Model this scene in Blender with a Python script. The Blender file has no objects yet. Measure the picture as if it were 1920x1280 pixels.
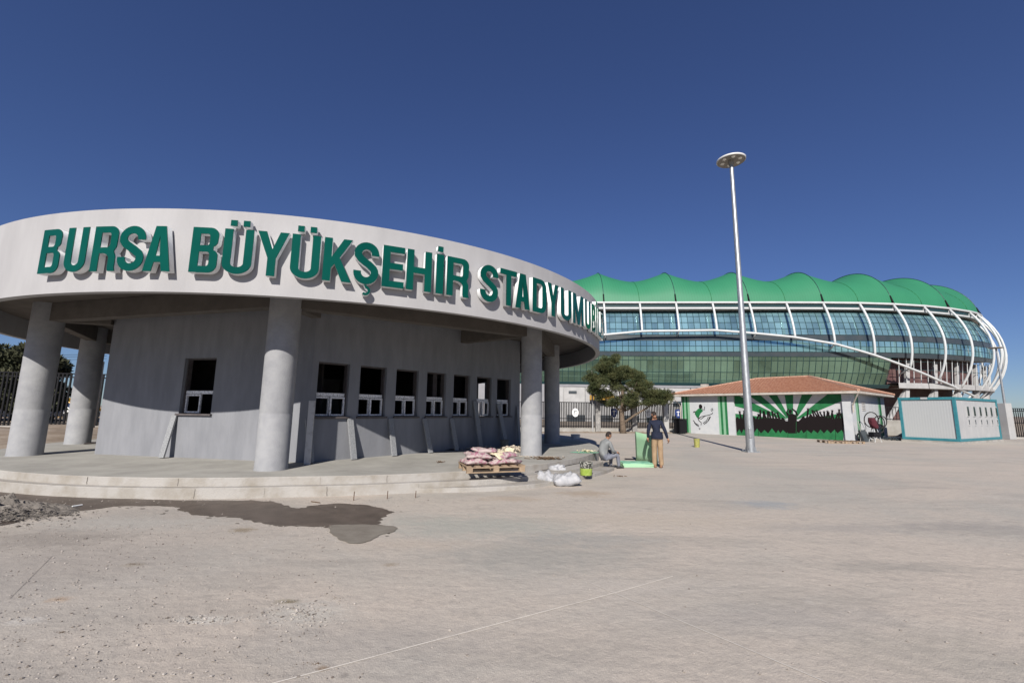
import bpy, bmesh, math, random
import numpy as np
from mathutils import Vector, Matrix
PI = math.pi
S = bpy.context.scene
COL = S.collection
random.seed(7); np.random.seed(7)

# ------------------------------------------------------------------ camera
F, HZ, ROLL, CH = 835.0, 769.0, 0.012, 1.75
pitch = math.atan((HZ - 640) / F)
fw = Vector((0, math.cos(pitch), math.sin(pitch)))
u0 = Vector((0, -math.sin(pitch), math.cos(pitch))); r0 = Vector((1, 0, 0))
cr, sr = math.cos(ROLL), math.sin(ROLL)
up = u0 * cr - r0 * sr; rt = r0 * cr + u0 * sr
cd = bpy.data.cameras.new('camera'); cam = bpy.data.objects.new('camera', cd); COL.objects.link(cam)
m3 = Matrix((rt, up, -fw)).transposed()
cam.matrix_world = Matrix.Translation((0, 0, CH)) @ m3.to_4x4()
cd.sensor_width = 36; cd.lens = F / 1920 * 36; cd.clip_end = 6000; cd.clip_start = 0.05
S.camera = cam

# ------------------------------------------------------------------ sky, sun, exposure
SUN_AZ, SUN_EL = math.radians(9.5), math.radians(32.5)      # azimuth the shadows point to
world = bpy.data.worlds.new('World'); S.world = world; world.use_nodes = True
wn = world.node_tree.nodes; wl_ = world.node_tree.links
bg = wn['Background']
sky = wn.new('ShaderNodeTexSky'); sky.sky_type = 'NISHITA'; sky.sun_disc = False
sky.sun_elevation = SUN_EL; sky.sun_rotation = math.radians(180) + SUN_AZ
sky.altitude = 1300; sky.air_density = 1.0; sky.dust_density = 0.5; sky.ozone_density = 8.0
gam = wn.new('ShaderNodeGamma'); gam.inputs[1].default_value = 0.86           # softer step from zenith to horizon
hsv = wn.new('ShaderNodeHueSaturation'); hsv.inputs['Saturation'].default_value = 1.06; hsv.inputs['Value'].default_value = 1.2; hsv.inputs['Hue'].default_value = 0.516
wl_.new(sky.outputs[0], gam.inputs[0]); wl_.new(gam.outputs[0], hsv.inputs['Color'])
wl_.new(hsv.outputs[0], bg.inputs[0]); bg.inputs[1].default_value = 0.06
sd = bpy.data.lights.new('sun', 'SUN'); sd.energy = 4.8; sd.angle = math.radians(0.53); sd.color = (1.0, 0.94, 0.86)
so = bpy.data.objects.new('sun', sd); COL.objects.link(so)
ldir = Vector((math.sin(SUN_AZ) * math.cos(SUN_EL), math.cos(SUN_AZ) * math.cos(SUN_EL), -math.sin(SUN_EL)))
so.rotation_euler = ldir.to_track_quat('-Z', 'Y').to_euler(); so.location = (0, -40, 60)
S.view_settings.view_transform = 'Standard'; S.view_settings.look = 'None'
S.view_settings.exposure = 0.45; S.view_settings.gamma = 1; S.view_settings.use_curve_mapping = False
S.render.engine = 'CYCLES'; S.cycles.max_bounces = 8; S.cycles.transparent_max_bounces = 12

# ------------------------------------------------------------------ pixel -> place helpers (photo pixels, 1920 wide)
def ray(x, y): return fw + rt * ((x - 960) / F) - up * ((y - 640) / F)
CAM = Vector((0, 0, CH))
def at(x, y, z=0.0):
    d = ray(x, y); return CAM + d * ((z - CH) / d.z)
def atY(x, y, Y):
    d = ray(x, y); return CAM + d * (Y / d.y)
def on_wall(A, B, x, y):           # u along A->B and z where the view line meets the vertical plane
    A = Vector(A[:2]); B = Vector(B[:2]); d = ray(x, y); e = B - A; n = Vector((-e.y, e.x))
    t = n.dot(A - CAM.xy) / n.dot(d.xy); P = CAM + d * t
    return (P.xy - A).dot(e) / e.length, P.z

# ------------------------------------------------------------------ materials
def mat(name, col, rough=0.8, metal=0.0, col2=None, scale=4.0, detail=6.0, bump=0.0, bscale=60.0, stretch=(1, 1, 1), spec=0.4, lo=0.35, hi=0.65, rnd=0.0):
    m = bpy.data.materials.new(name); m.use_nodes = True
    nt = m.node_tree; b = nt.nodes['Principled BSDF']
    b.inputs['Base Color'].default_value = (*col, 1); b.inputs['Roughness'].default_value = rough
    b.inputs['Metallic'].default_value = metal; b.inputs['Specular IOR Level'].default_value = spec
    tc = nt.nodes.new('ShaderNodeTexCoord'); mp = nt.nodes.new('ShaderNodeMapping'); mp.inputs['Scale'].default_value = stretch
    geo = nt.nodes.new('ShaderNodeNewGeometry'); nt.links.new(geo.outputs['Position'], mp.inputs[0])
    out = None
    if col2 is not None:
        n = nt.nodes.new('ShaderNodeTexNoise'); n.inputs['Scale'].default_value = scale; n.inputs['Detail'].default_value = detail; n.inputs['Roughness'].default_value = 0.62
        r = nt.nodes.new('ShaderNodeMapRange'); r.inputs[1].default_value = lo; r.inputs[2].default_value = hi
        mx = nt.nodes.new('ShaderNodeMix'); mx.data_type = 'RGBA'
        mx.inputs[6].default_value = (*col, 1); mx.inputs[7].default_value = (*col2, 1)
        nt.links.new(mp.outputs[0], n.inputs['Vector']); nt.links.new(n.outputs[0], r.inputs[0]); nt.links.new(r.outputs[0], mx.inputs[0])
        out = mx.outputs[2]
    if rnd > 0:
        oi = nt.nodes.new('ShaderNodeObjectInfo'); hs = nt.nodes.new('ShaderNodeHueSaturation')
        r2 = nt.nodes.new('ShaderNodeMapRange'); r2.inputs[3].default_value = 1 - rnd; r2.inputs[4].default_value = 1 + rnd
        nt.links.new(oi.outputs['Random'], r2.inputs[0]); nt.links.new(r2.outputs[0], hs.inputs['Value'])
        if out: nt.links.new(out, hs.inputs['Color'])
        else: hs.inputs['Color'].default_value = (*col, 1)
        out = hs.outputs[0]
    if out: nt.links.new(out, b.inputs['Base Color'])
    if bump > 0:
        n2 = nt.nodes.new('ShaderNodeTexNoise'); n2.inputs['Scale'].default_value = bscale; n2.inputs['Detail'].default_value = 4
        bp = nt.nodes.new('ShaderNodeBump'); bp.inputs['Strength'].default_value = bump; bp.inputs['Distance'].default_value = 0.02
        nt.links.new(mp.outputs[0], n2.inputs['Vector']); nt.links.new(n2.outputs[0], bp.inputs['Height']); nt.links.new(bp.outputs[0], b.inputs['Normal'])
    return m

def plaza_material():
    m = bpy.data.materials.new('plaza_concrete'); m.use_nodes = True; nt = m.node_tree; b = nt.nodes['Principled BSDF']
    N = nt.nodes.new; L = nt.links.new
    geo = N('ShaderNodeNewGeometry')
    def noise(scale, detail, vec=(1, 1, 1), rough=.6, dist=0.0):
        mp = N('ShaderNodeMapping'); mp.inputs['Scale'].default_value = vec; L(geo.outputs['Position'], mp.inputs[0])
        n = N('ShaderNodeTexNoise'); n.inputs['Scale'].default_value = scale; n.inputs['Detail'].default_value = detail; n.inputs['Roughness'].default_value = rough; n.inputs['Distortion'].default_value = dist
        L(mp.outputs[0], n.inputs['Vector']); return n.outputs[0]
    def rng(v, a, c, lo=0., hi=1.):
        r = N('ShaderNodeMapRange'); r.inputs[1].default_value = a; r.inputs[2].default_value = c; r.inputs[3].default_value = lo; r.inputs[4].default_value = hi; L(v, r.inputs[0]); return r.outputs[0]
    def mix(f, a, c, mode='MIX'):
        x = N('ShaderNodeMix'); x.data_type = 'RGBA'; x.blend_type = mode
        if isinstance(f, float): x.inputs[0].default_value = f
        else: L(f, x.inputs[0])
        for i, v in ((6, a), (7, c)):
            if isinstance(v, tuple): x.inputs[i].default_value = (*v, 1)
            else: L(v, x.inputs[i])
        return x.outputs[2]
    base = mix(rng(noise(.22, 5, dist=.6), .42, .58), (.51, .45, .385), (.43, .405, .36))      # tan against greyer cement
    base = mix(rng(noise(.09, 4, (1, 2.3, 1)), .47, .66, 0, .8), base, (.56, .485, .41))
    base = mix(rng(noise(.7, 8, (.35, 1.8, 1), .7, .8), .50, .70, 0, .8), base, (.32, .295, .26))   # dark trowel and tyre smears
    base = mix(rng(noise(2.2, 8, (1, 1, 1), .75), .56, .72, 0, .75), base, (.28, .255, .23))
    base = mix(rng(noise(.33, 8, (1.3, .5, 1), .7, 1.5), .60, .72, 0, .5), base, (.58, .55, .51))      # pale cement laitance
    base = mix(rng(noise(1.1, 6, (1, 1, 1), .8, .4), .66, .76, 0, .45), base, (.37, .28, .18))     # clay stains
    base = mix(rng(noise(11, 7, (1, 1, 1), .7), .50, .72, 0, .5), base, (.30, .27, .245))
    base = mix(rng(noise(.16, 3, (.9, .25, 1), .5, .5), .54, .66, 0, .5), base, (.33, .31, .29))   # wheel tracks
    sep = N('ShaderNodeSeparateXYZ'); L(geo.outputs['Position'], sep.inputs[0]); nz = noise(3.2, 7, (1, 1, 1), .7); nz2 = noise(14, 6, (1, 1, 1), .7)
    def math2(op, a, b_):
        m_ = N('ShaderNodeMath'); m_.operation = op
        for k_, v in enumerate((a, b_)):
            if v is None: continue
            if isinstance(v, (int, float)): m_.inputs[k_].default_value = v
            else: L(v, m_.inputs[k_])
        return m_.outputs[0]
    def blob(base, px, py, rx, ry, col, st, fine=False):
        c = at(px, py); ex = abs(at(px + rx, py).x - c.x) or .01; ey = abs(at(px, max(800, py - ry)).y - c.y) or .01
        dx = math2('DIVIDE', math2('SUBTRACT', sep.outputs[0], c.x), ex); dy = math2('DIVIDE', math2('SUBTRACT', sep.outputs[1], c.y), ey)
        d = math2('SQRT', math2('ADD', math2('MULTIPLY', dx, dx), math2('MULTIPLY', dy, dy)), None)
        d = math2('ADD', d, math2('MULTIPLY', math2('SUBTRACT', nz2 if fine else nz, .5), 2.6))
        return mix(rng(d, 1.15, .35, 0, st), base, col)
    for b_ in ((385, 1161, 70, 9, (.60, .59, .54), .65, 1), (575, 1148, 90, 26, (.56, .55, .50), .5, 1), (45, 1163, 45, 9, (.58, .56, .52), .6, 1), (1180, 1100, 200, 20, (.50, .46, .41), .5, 0),
               (605, 1251, 13, 6, (.20, .13, .07), .9, 1), (250, 1058, 22, 5, (.22, .17, .09), .8, 1), (455, 993, 26, 5, (.22, .17, .10), .8, 1), (538, 1127, 26, 5, (.22, .19, .11), .8, 1), (732, 1058, 16, 4, (.28, .22, .15), .7, 1), (115, 1263, 10, 7, (.20, .18, .16), .8, 1), (647, 1265, 9, 6, (.22, .20, .18), .7, 1), (112, 1123, 26, 6, (.45, .31, .20), .6, 1),
               (1000, 1040, 190, 26, (.33, .32, .29), .8, 0), (900, 985, 220, 20, (.36, .37, .33), .8, 0), (1100, 1010, 160, 14, (.32, .32, .30), .6, 0), (1435, 945, 60, 8, (.29, .32, .34), .8, 0), (1660, 1062, 150, 12, (.30, .28, .25), .6, 0), (1820, 988, 160, 12, (.30, .28, .26), .7, 0), (1560, 990, 200, 10, (.33, .31, .29), .5, 0), (1450, 1160, 260, 30, (.37, .34, .31), .6, 0), (700, 1200, 260, 40, (.36, .33, .30), .5, 0), (150, 1050, 260, 40, (.33, .30, .27), .6, 0), (90, 1010, 160, 20, (.24, .215, .19), .7, 0), (1750, 1230, 220, 60, (.36, .33, .28), .5, 0), (1240, 975, 220, 16, (.50, .43, .35), .6, 0), (760, 1020, 160, 12, (.48, .41, .34), .6, 0), (1100, 925, 60, 6, (.36, .27, .18), .6, 0), (960, 935, 60, 5, (.38, .30, .22), .6, 0), (250, 980, 200, 14, (.40, .39, .36), .7, 0)):
        base = blob(base, *b_[:4], b_[4], b_[5], bool(b_[6]))
    base = mix(rng(noise(38, 3), .42, .62, 0, .28), base, (.30, .27, .245))
    base = mix(rng(noise(150, 2), .40, .60, 0, .38), base, (.26, .235, .21))
    base = mix(rng(noise(95, 2, rough=.8), .60, .66, 0, .45), base, (.62, .58, .53))
    L(base, b.inputs['Base Color']); b.inputs['Roughness'].default_value = .88; b.inputs['Specular IOR Level'].default_value = .25
    bp = N('ShaderNodeBump'); bp.inputs['Strength'].default_value = .45; bp.inputs['Distance'].default_value = .012; L(noise(110, 4, (1, .55, 1)), bp.inputs['Height'])
    bp2 = N('ShaderNodeBump'); bp2.inputs['Strength'].default_value = .35; bp2.inputs['Distance'].default_value = .05; L(noise(6, 6), bp2.inputs['Height']); L(bp.outputs[0], bp2.inputs['Normal'])
    L(bp2.outputs[0], b.inputs['Normal'])
    return m

M = {}
M['plaza'] = plaza_material()
M['soil'] = mat('soil', (.19, .145, .105), .95, col2=(.30, .25, .2), scale=1.2, bump=.8, bscale=14)
M['mud'] = mat('mud', (.10, .09, .08), .85, col2=(.19, .17, .15), scale=6, bump=.9, bscale=30)
M['wet'] = mat('wet_concrete', (.07, .056, .046), .5, col2=(.125, .10, .083), scale=3.2, bump=.3, bscale=80, lo=.3, hi=.7)
M['damp'] = mat('damp_concrete', (.17, .15, .125), .7, col2=(.22, .2, .17), scale=4, bump=.3, bscale=80)
M['platform'] = mat('platform_concrete', (.27, .262, .24), .85, col2=(.36, .35, .32), scale=1.4, bump=.25, bscale=40, detail=10)
M['riser'] = mat('riser_concrete', (.345, .33, .31), .9, col2=(.24, .215, .18), scale=1.7, bump=.5, bscale=35, detail=10, lo=.42, hi=.68)
M['white'] = mat('white_facade_paint', (.300, .297, .303), .75, col2=(.345, .342, .348), scale=1.6, bump=.18, bscale=90, stretch=(1, 1, .25))
M['stucco'] = mat('grey_stucco', (.175, .182, .20), .9, col2=(.215, .222, .242), scale=3.2, bump=.25, bscale=70, stretch=(1, 1, .25), detail=9)
M['column'] = mat('column_concrete', (.235, .24, .255), .85, col2=(.29, .295, .305), scale=3.5, bump=.3, bscale=45, detail=9)
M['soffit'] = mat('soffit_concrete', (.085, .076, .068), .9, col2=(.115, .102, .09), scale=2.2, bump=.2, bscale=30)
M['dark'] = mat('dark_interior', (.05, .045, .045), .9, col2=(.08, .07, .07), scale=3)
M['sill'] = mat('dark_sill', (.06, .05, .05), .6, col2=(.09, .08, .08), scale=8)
M['green_face'] = mat('green_acrylic', (.001, .052, .038), .04, col2=(.002, .066, .047), scale=.9, spec=.35)
M['letter_white'] = mat('white_letter_return', (.78, .80, .80), .5, col2=(.70, .72, .73), scale=5)
M['pvc'] = mat('pvc_with_film', (.75, .75, .76), .45, col2=(.35, .36, .38), scale=42, lo=.5, hi=.6, detail=2, stretch=(1, 1, .5))
M['granite'] = mat('grey_granite', (.30, .31, .32), .6, col2=(.16, .165, .175), scale=70, detail=3, lo=.42, hi=.58)
M['plank'] = mat('pale_marble_slab', (.50, .49, .47), .6, col2=(.30, .28, .26), scale=6, lo=.5, hi=.75)
M['galv'] = mat('galvanised_steel', (.27, .285, .30), .45, metal=.6, col2=(.38, .40, .42), scale=14, stretch=(1, 1, .3), bump=.05)
M['lampwhite'] = mat('lamp_white_metal', (.62, .62, .60), .4)
M['lampunder'] = mat('lamp_underside', (.22, .21, .19), .5)
M['bulb'] = mat('lamp_lens', (.75, .74, .68), .1)
M['black'] = mat('black_painted_steel', (.010, .010, .012), .7, spec=.15)
M['plinth'] = mat('fence_plinth_concrete', (.34, .33, .31), .9, col2=(.24, .23, .21), scale=1.5)
M['greycon'] = mat('grey_post_concrete', (.20, .195, .19), .9, col2=(.36, .35, .33), scale=4, lo=.45, hi=.7)
M['steelwhite'] = mat('white_steel_tube', (.55, .57, .57), .35, col2=(.48, .50, .51), scale=.6)
M['soffitwhite'] = mat('white_cladding', (.55, .54, .52), .6)
M['roofgreen'] = None
M['mullion'] = mat('mullion', (.02, .05, .055), .4)
M['spandrel'] = mat('spandrel', (.030, .045, .055), .35, col2=(.05, .058, .065), scale=.4)
M['inner'] = mat('stadium_interior', (.30, .31, .31), .9, col2=(.22, .22, .22), scale=.3)
M['maroon'] = mat('maroon_cladding', (.075, .035, .035), .6, col2=(.12, .075, .07), scale=.5)
M['podium'] = mat('podium_paint', (.25, .25, .27), .8, col2=(.2, .2, .21), scale=.5)
M['podwhite'] = mat('podium_white', (.38, .38, .38), .8, col2=(.3, .3, .3), scale=.7)
M['tile'] = mat('clay_roof_tile', (.24, .105, .065), .85, col2=(.36, .20, .135), scale=5.5, detail=8, lo=.3, hi=.7)
M['ridge'] = mat('ridge_tile_mortar', (.46, .30, .22), .9, col2=(.30, .15, .1), scale=9)
M['eave'] = mat('eave_white', (.46, .42, .38), .7, col2=(.36, .32, .27), scale=3)
M['kiosk'] = mat('kiosk_white_paint', (.40, .42, .44), .8, col2=(.46, .47, .48), scale=2, bump=.1)
M['mgreen'] = mat('mural_green', (.007, .10, .032), .65, col2=(.012, .145, .045), scale=3)
M['mlight'] = mat('mural_pale_green', (.19, .35, .23), .7)
M['mblack'] = mat('mural_black', (.009, .0065, .007), .85, spec=.15)
M['mwhite'] = mat('mural_white', (.46, .46, .47), .7, col2=(.38, .38, .40), scale=2)
M['teal'] = mat('teal_container_frame', (.025, .15, .185), .45, col2=(.04, .19, .225), scale=4)
M['cabin'] = mat('cabin_white_panel', (.40, .40, .40), .45, col2=(.35, .355, .36), scale=1.2)
M['cabgrey'] = mat('cabin_grey_panel', (.37, .385, .39), .5)
M['winglass'] = mat('small_dark_glass', (.03, .045, .04), .15)
M['bark'] = mat('pine_bark', (.17, .13, .095), .95, col2=(.085, .062, .045), scale=9, bump=.9, bscale=18)
M['needles'] = mat('pine_needles', (.032, .045, .013), .75, col2=(.075, .080, .028), scale=1.6, lo=.4, hi=.6)
M['leaf'] = mat('leaves', (.035, .042, .02), .8, col2=(.06, .06, .03), scale=1.2)
M['wood'] = mat('pallet_wood', (.34, .25, .165), .85, col2=(.22, .16, .11), scale=9, stretch=(.3, 2, 2), bump=.2)
M['bag'] = mat('pink_printed_bag', (.38, .315, .30), .65, col2=(.28, .12, .165), scale=13, lo=.50, hi=.58, detail=3, bump=.25, bscale=30)
M['bagtan'] = mat('torn_kraft_bag', (.52, .44, .28), .8, col2=(.62, .56, .42), scale=8, bump=.4)
M['sack'] = mat('white_woven_sack', (.40, .40, .415), .6, col2=(.30, .31, .33), scale=9, bump=.6, bscale=16)
M['rubble'] = mat('rubble', (.44, .37, .29), .95, col2=(.58, .52, .44), scale=9, bump=.6, bscale=20)
M['stone'] = mat('pebbles', (.40, .365, .33), .9, col2=(.12, .10, .085), scale=9, lo=.45, hi=.62)
M['twig'] = mat('dark_scraps', (.07, .045, .03), .9, col2=(.15, .10, .06), scale=20)
M['foam'] = mat('green_foam_board', (.30, .52, .33), .75, col2=(.34, .56, .37), scale=2)
M['foamd'] = mat('folded_green_sheet', (.12, .34, .22), .6, col2=(.30, .55, .40), scale=5)
M['paint_w'] = mat('white_bucket_plastic', (.62, .61, .57), .5, col2=(.42, .4, .36), scale=16, lo=.5, hi=.62)
M['paint_k'] = mat('bucket_dark_print', (.035, .035, .03), .5, col2=(.40, .40, .36), scale=22, lo=.5, hi=.56)
M['lime'] = mat('lime_green_label', (.20, .29, .035), .5, col2=(.30, .38, .09), scale=8)
M['yellow'] = mat('yellow_plastic', (.34, .33, .06), .6, col2=(.20, .20, .09), scale=16)
M['bluegrey'] = mat('blue_grey_bucket', (.22, .26, .36), .5)
M['bucketbrown'] = mat('mortar_bucket', (.13, .125, .11), .8, col2=(.2, .19, .16), scale=14)
M['skin'] = mat('skin', (.30, .16, .10), .6)
M['hair'] = mat('dark_hair', (.018, .012, .01), .8)
M['navy'] = mat('navy_jacket', (.005, .008, .024), .85, col2=(.009, .014, .034), scale=9, bump=.6, bscale=14)
M['khaki'] = mat('khaki_trousers', (.33, .235, .145), .85, col2=(.24, .165, .10), scale=8, bump=.7, bscale=14, stretch=(1, 1, .5))
M['shirt'] = mat('grey_sweatshirt', (.16, .17, .175), .85, col2=(.21, .22, .225), scale=7, bump=.7, bscale=12)
M['jeans'] = mat('pale_work_trousers', (.18, .19, .23), .85, col2=(.13, .14, .17), scale=9, bump=.7, bscale=14)
M['shoe'] = mat('shoe', (.03, .03, .035), .7)
M['shoebrown'] = mat('brown_shoe', (.22, .12, .07), .7)
M['vanwhite'] = mat('vehicle_white', (.6, .6, .6), .35)
M['vanyellow'] = mat('vehicle_yellow', (.62, .34, .02), .4)
M['rubber'] = mat('rubber', (.015, .015, .015), .8)
M['badge'] = mat('badge_white', (.72, .72, .72), .5)
M['badgeb'] = mat('badge_navy', (.02, .04, .16), .5)
M['sign'] = mat('orange_sign', (.30, .17, .02), .5)
M['rust'] = mat('rusty_rebar', (.09, .05, .03), .8)
M['maroonf'] = mat('maroon_fabric', (.07, .012, .02), .9)
M['joint'] = mat('joint_filler', (.66, .62, .56), .9, col2=(.42, .38, .34), scale=3, lo=.5, hi=.75)
M['crack'] = mat('saw_cut_dark', (.22, .20, .18), .9)
M['leafred'] = M['twig']

def roof_mat():
    m = bpy.data.materials.new('green_roof_membrane'); m.use_nodes = True; nt = m.node_tree; b = nt.nodes['Principled BSDF']
    g = nt.nodes.new('ShaderNodeNewGeometry'); n = nt.nodes.new('ShaderNodeTexNoise'); n.inputs['Scale'].default_value = .25; n.inputs['Detail'].default_value = 6
    w = nt.nodes.new('ShaderNodeTexWave'); w.inputs['Scale'].default_value = .55; w.inputs['Distortion'].default_value = 0.4; w.bands_direction = 'X'
    mx = nt.nodes.new('ShaderNodeMix'); mx.data_type = 'RGBA'; mx.inputs[6].default_value = (.022, .160, .080, 1); mx.inputs[7].default_value = (.030, .200, .100, 1)
    nt.links.new(g.outputs['Position'], n.inputs['Vector']); nt.links.new(n.outputs[0], mx.inputs[0])
    mx2 = nt.nodes.new('ShaderNodeMix'); mx2.data_type = 'RGBA'; mx2.inputs[7].default_value = (.015, .115, .06, 1)
    r = nt.nodes.new('ShaderNodeMapRange'); r.inputs[1].default_value = .93; r.inputs[2].default_value = 1.0; r.inputs[4].default_value = .5
    nt.links.new(g.outputs['Position'], w.inputs['Vector']); nt.links.new(w.outputs['Fac'], r.inputs[0]); nt.links.new(r.outputs[0], mx2.inputs[0]); nt.links.new(mx.outputs[2], mx2.inputs[6])
    nt.links.new(mx2.outputs[2], b.inputs['Base Color']); b.inputs['Roughness'].default_value = .55
    return m
M['roofgreen'] = roof_mat()

def glass_mat(name, tint, refl, op, rough=.06):
    # coated glazing: part see-through, part mirror, part tinted body
    m = bpy.data.materials.new(name); m.use_nodes = True; nt = m.node_tree; nt.nodes.remove(nt.nodes['Principled BSDF'])
    N = nt.nodes.new; L = nt.links.new; out = [n for n in nt.nodes if n.type == 'OUTPUT_MATERIAL'][0]
    tr = N('ShaderNodeBsdfTransparent'); tr.inputs[0].default_value = (*tint, 1)
    gl = N('ShaderNodeBsdfGlossy'); gl.inputs[0].default_value = (*refl, 1); gl.inputs[1].default_value = rough
    df = N('ShaderNodeBsdfDiffuse'); 
    geo = N('ShaderNodeNewGeometry'); n = N('ShaderNodeTexNoise'); n.inputs['Scale'].default_value = .12; n.inputs['Detail'].default_value = 7
    L(geo.outputs['Position'], n.inputs['Vector'])
    oi = N('ShaderNodeObjectInfo'); add = N('ShaderNodeMath'); add.operation = 'MULTIPLY_ADD'; add.inputs[1].default_value = .35; L(oi.outputs['Random'], add.inputs[0]); L(n.outputs[0], add.inputs[2])
    mr = N('ShaderNodeMapRange'); mr.inputs[1].default_value = .35; mr.inputs[2].default_value = .95; L(add.outputs[0], mr.inputs[0])
    mx = N('ShaderNodeMix'); mx.data_type = 'RGBA'; mx.inputs[6].default_value = (*[c * .16 for c in refl], 1); mx.inputs[7].default_value = (*[c * .62 for c in refl], 1); L(mr.outputs[0], mx.inputs[0]); L(mx.outputs[2], df.inputs[0])
    a = N('ShaderNodeMixShader'); a.inputs[0].default_value = .42; L(df.outputs[0], a.inputs[1]); L(gl.outputs[0], a.inputs[2])
    b = N('ShaderNodeMixShader'); b.inputs[0].default_value = op; L(tr.outputs[0], b.inputs[1]); L(a.outputs[0], b.inputs[2]); L(b.outputs[0], out.inputs[0])
    return m
M['glassblue'] = glass_mat('blue_glazing', (.42, .68, .74), (.46, .80, .88), .80)
M['glassgreen'] = glass_mat('green_glazing', (.45, .66, .54), (.36, .56, .42), .74)

# ------------------------------------------------------------------ object helpers
def link(name, me, m=None, parent=None, loc=None, rz=0):
    o = bpy.data.objects.new(name, me); COL.objects.link(o)
    if m is not None and me is not None and len(me.materials) == 0:
        for k in (m if isinstance(m, (list, tuple)) else [m]): me.materials.append(M[k] if isinstance(k, str) else k)
    if loc is not None: o.location = loc
    o.rotation_euler.z = rz
    if parent: o.parent = parent
    return o
def tag(o, label=None, cat=None, group=None, kind=None):
    for k, v in (('label', label), ('category', cat), ('group', group), ('kind', kind)):
        if v: o[k] = v
    return o
def thing(name, label, cat, loc=(0, 0, 0), rz=0, group=None):
    return tag(link(name, None, None, None, loc, rz), label, cat, group)
def copy_tree(o, parent=None):
    c = o.copy(); COL.objects.link(c)
    if parent: c.parent = parent
    for ch in list(o.children): copy_tree(ch, c)
    return c

class MB:
    def __init__(s): s.v = []; s.f = []; s.m = []; s.mi = 0
    def add(s, vs, fs):
        b = len(s.v); s.v += [tuple(v) for v in vs]; s.f += [tuple(b + i for i in f) for f in fs]; s.m += [s.mi] * len(fs); return s
    def box(s, c, d, rz=0, M4=None):
        cx, cy, cz = c; x, y, z = d[0] / 2, d[1] / 2, d[2] / 2
        vs = [Vector((i * x, j * y, k * z)) for k in (-1, 1) for j in (-1, 1) for i in (-1, 1)]
        R = Matrix.Rotation(rz, 3, 'Z') if M4 is None else M4
        vs = [R @ v + Vector(c) for v in vs]
        return s.add(vs, [(0, 2, 3, 1), (4, 5, 7, 6), (0, 1, 5, 4), (2, 6, 7, 3), (0, 4, 6, 2), (1, 3, 7, 5)])
    def quad(s, a, b, c, d): return s.add([a, b, c, d], [(0, 1, 2, 3)])
    def tube(s, pts, r, n=10, cap=True):
        pts = [Vector(p) for p in pts]; rr = r if isinstance(r, (list, tuple)) else [r] * len(pts)
        vs = []; ref = None
        for i, p in enumerate(pts):
            t = (pts[min(i + 1, len(pts) - 1)] - pts[max(i - 1, 0)]).normalized()
            if ref is None: ref = Vector((0, 0, 1)) if abs(t.z) < .9 else Vector((1, 0, 0))
            a = t.cross(ref).normalized(); b = a.cross(t).normalized(); ref = b
            for k in range(n):
                w = 2 * PI * k / n; vs.append(p + a * (math.cos(w) * rr[i]) + b * (math.sin(w) * rr[i]))
        fs = [(i * n + k, i * n + (k + 1) % n, (i + 1) * n + (k + 1) % n, (i + 1) * n + k) for i in range(len(pts) - 1) for k in range(n)]
        if cap: fs += [tuple(range(n))[::-1], tuple((len(pts) - 1) * n + k for k in range(n))]
        return s.add(vs, fs)
    def lathe(s, prof, n=24, c=(0, 0, 0)):
        vs = [(c[0] + r * math.cos(2 * PI * k / n), c[1] + r * math.sin(2 * PI * k / n), c[2] + z) for r, z in prof for k in range(n)]
        fs = [(i * n + k, i * n + (k + 1) % n, (i + 1) * n + (k + 1) % n, (i + 1) * n + k) for i in range(len(prof) - 1) for k in range(n)]
        return s.add(vs, fs)
    def prism(s, poly, z0, z1):
        n = len(poly); vs = [(x, y, z0) for x, y in poly] + [(x, y, z1) for x, y in poly]
        return s.add(vs, [tuple(range(n))[::-1], tuple(range(n, 2 * n))] + [(i, (i + 1) % n, n + (i + 1) % n, n + i) for i in range(n)])
    def mesh(s, name, smooth=False):
        me = bpy.data.meshes.new(name); me.from_pydata(s.v, [], s.f); me.update()
        if any(s.m): me.polygons.foreach_set('material_index', s.m)
        if smooth: me.polygons.foreach_set('use_smooth', [True] * len(me.polygons))
        return me
    def build(s, name, m, parent=None, smooth=False, loc=None, rz=0, fixn=True, bevel=0):
        me = s.mesh(name, smooth)
        if fixn:
            bm = bmesh.new(); bm.from_mesh(me); bmesh.ops.recalc_face_normals(bm, faces=bm.faces); bm.to_mesh(me); bm.free()
        o = link(name, me, m, parent, loc, rz)
        if bevel:
            bv = o.modifiers.new('bevel', 'BEVEL'); bv.width = bevel; bv.segments = 2; bv.limit_method = 'ANGLE'
        return o
def autosmooth(o, ang=40):
    me = o.data; me.polygons.foreach_set('use_smooth', [True] * len(me.polygons))
    try: me.set_sharp_from_angle(angle=math.radians(ang))
    except Exception: pass

def poly_sheet(pts, z, name, m, jitter=0, **kw):
    mb = MB(); mb.add([(p[0], p[1], z) for p in pts], [tuple(range(len(pts)))]); o = mb.build(name, m, fixn=False)
    bm = bmesh.new(); bm.from_mesh(o.data); bmesh.ops.triangulate(bm, faces=bm.faces)
    for f in bm.faces:
        if f.normal.z < 0: f.normal_flip()
    bm.to_mesh(o.data); bm.free(); return o

def smooth_closed(pts, n=6, j=0.0):
    out = []; N = len(pts)
    for i in range(N):
        p0, p1, p2, p3 = (Vector(pts[(i + k - 1) % N]) for k in range(4))
        for t in range(n):
            u = t / n; q = .5 * ((2 * p1) + (p2 - p0) * u + (2 * p0 - 5 * p1 + 4 * p2 - p3) * u * u + (3 * p1 - p0 - 3 * p2 + p3) * u ** 3)
            out.append(q + Vector((random.uniform(-j, j), random.uniform(-j, j))))
    return out

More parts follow.
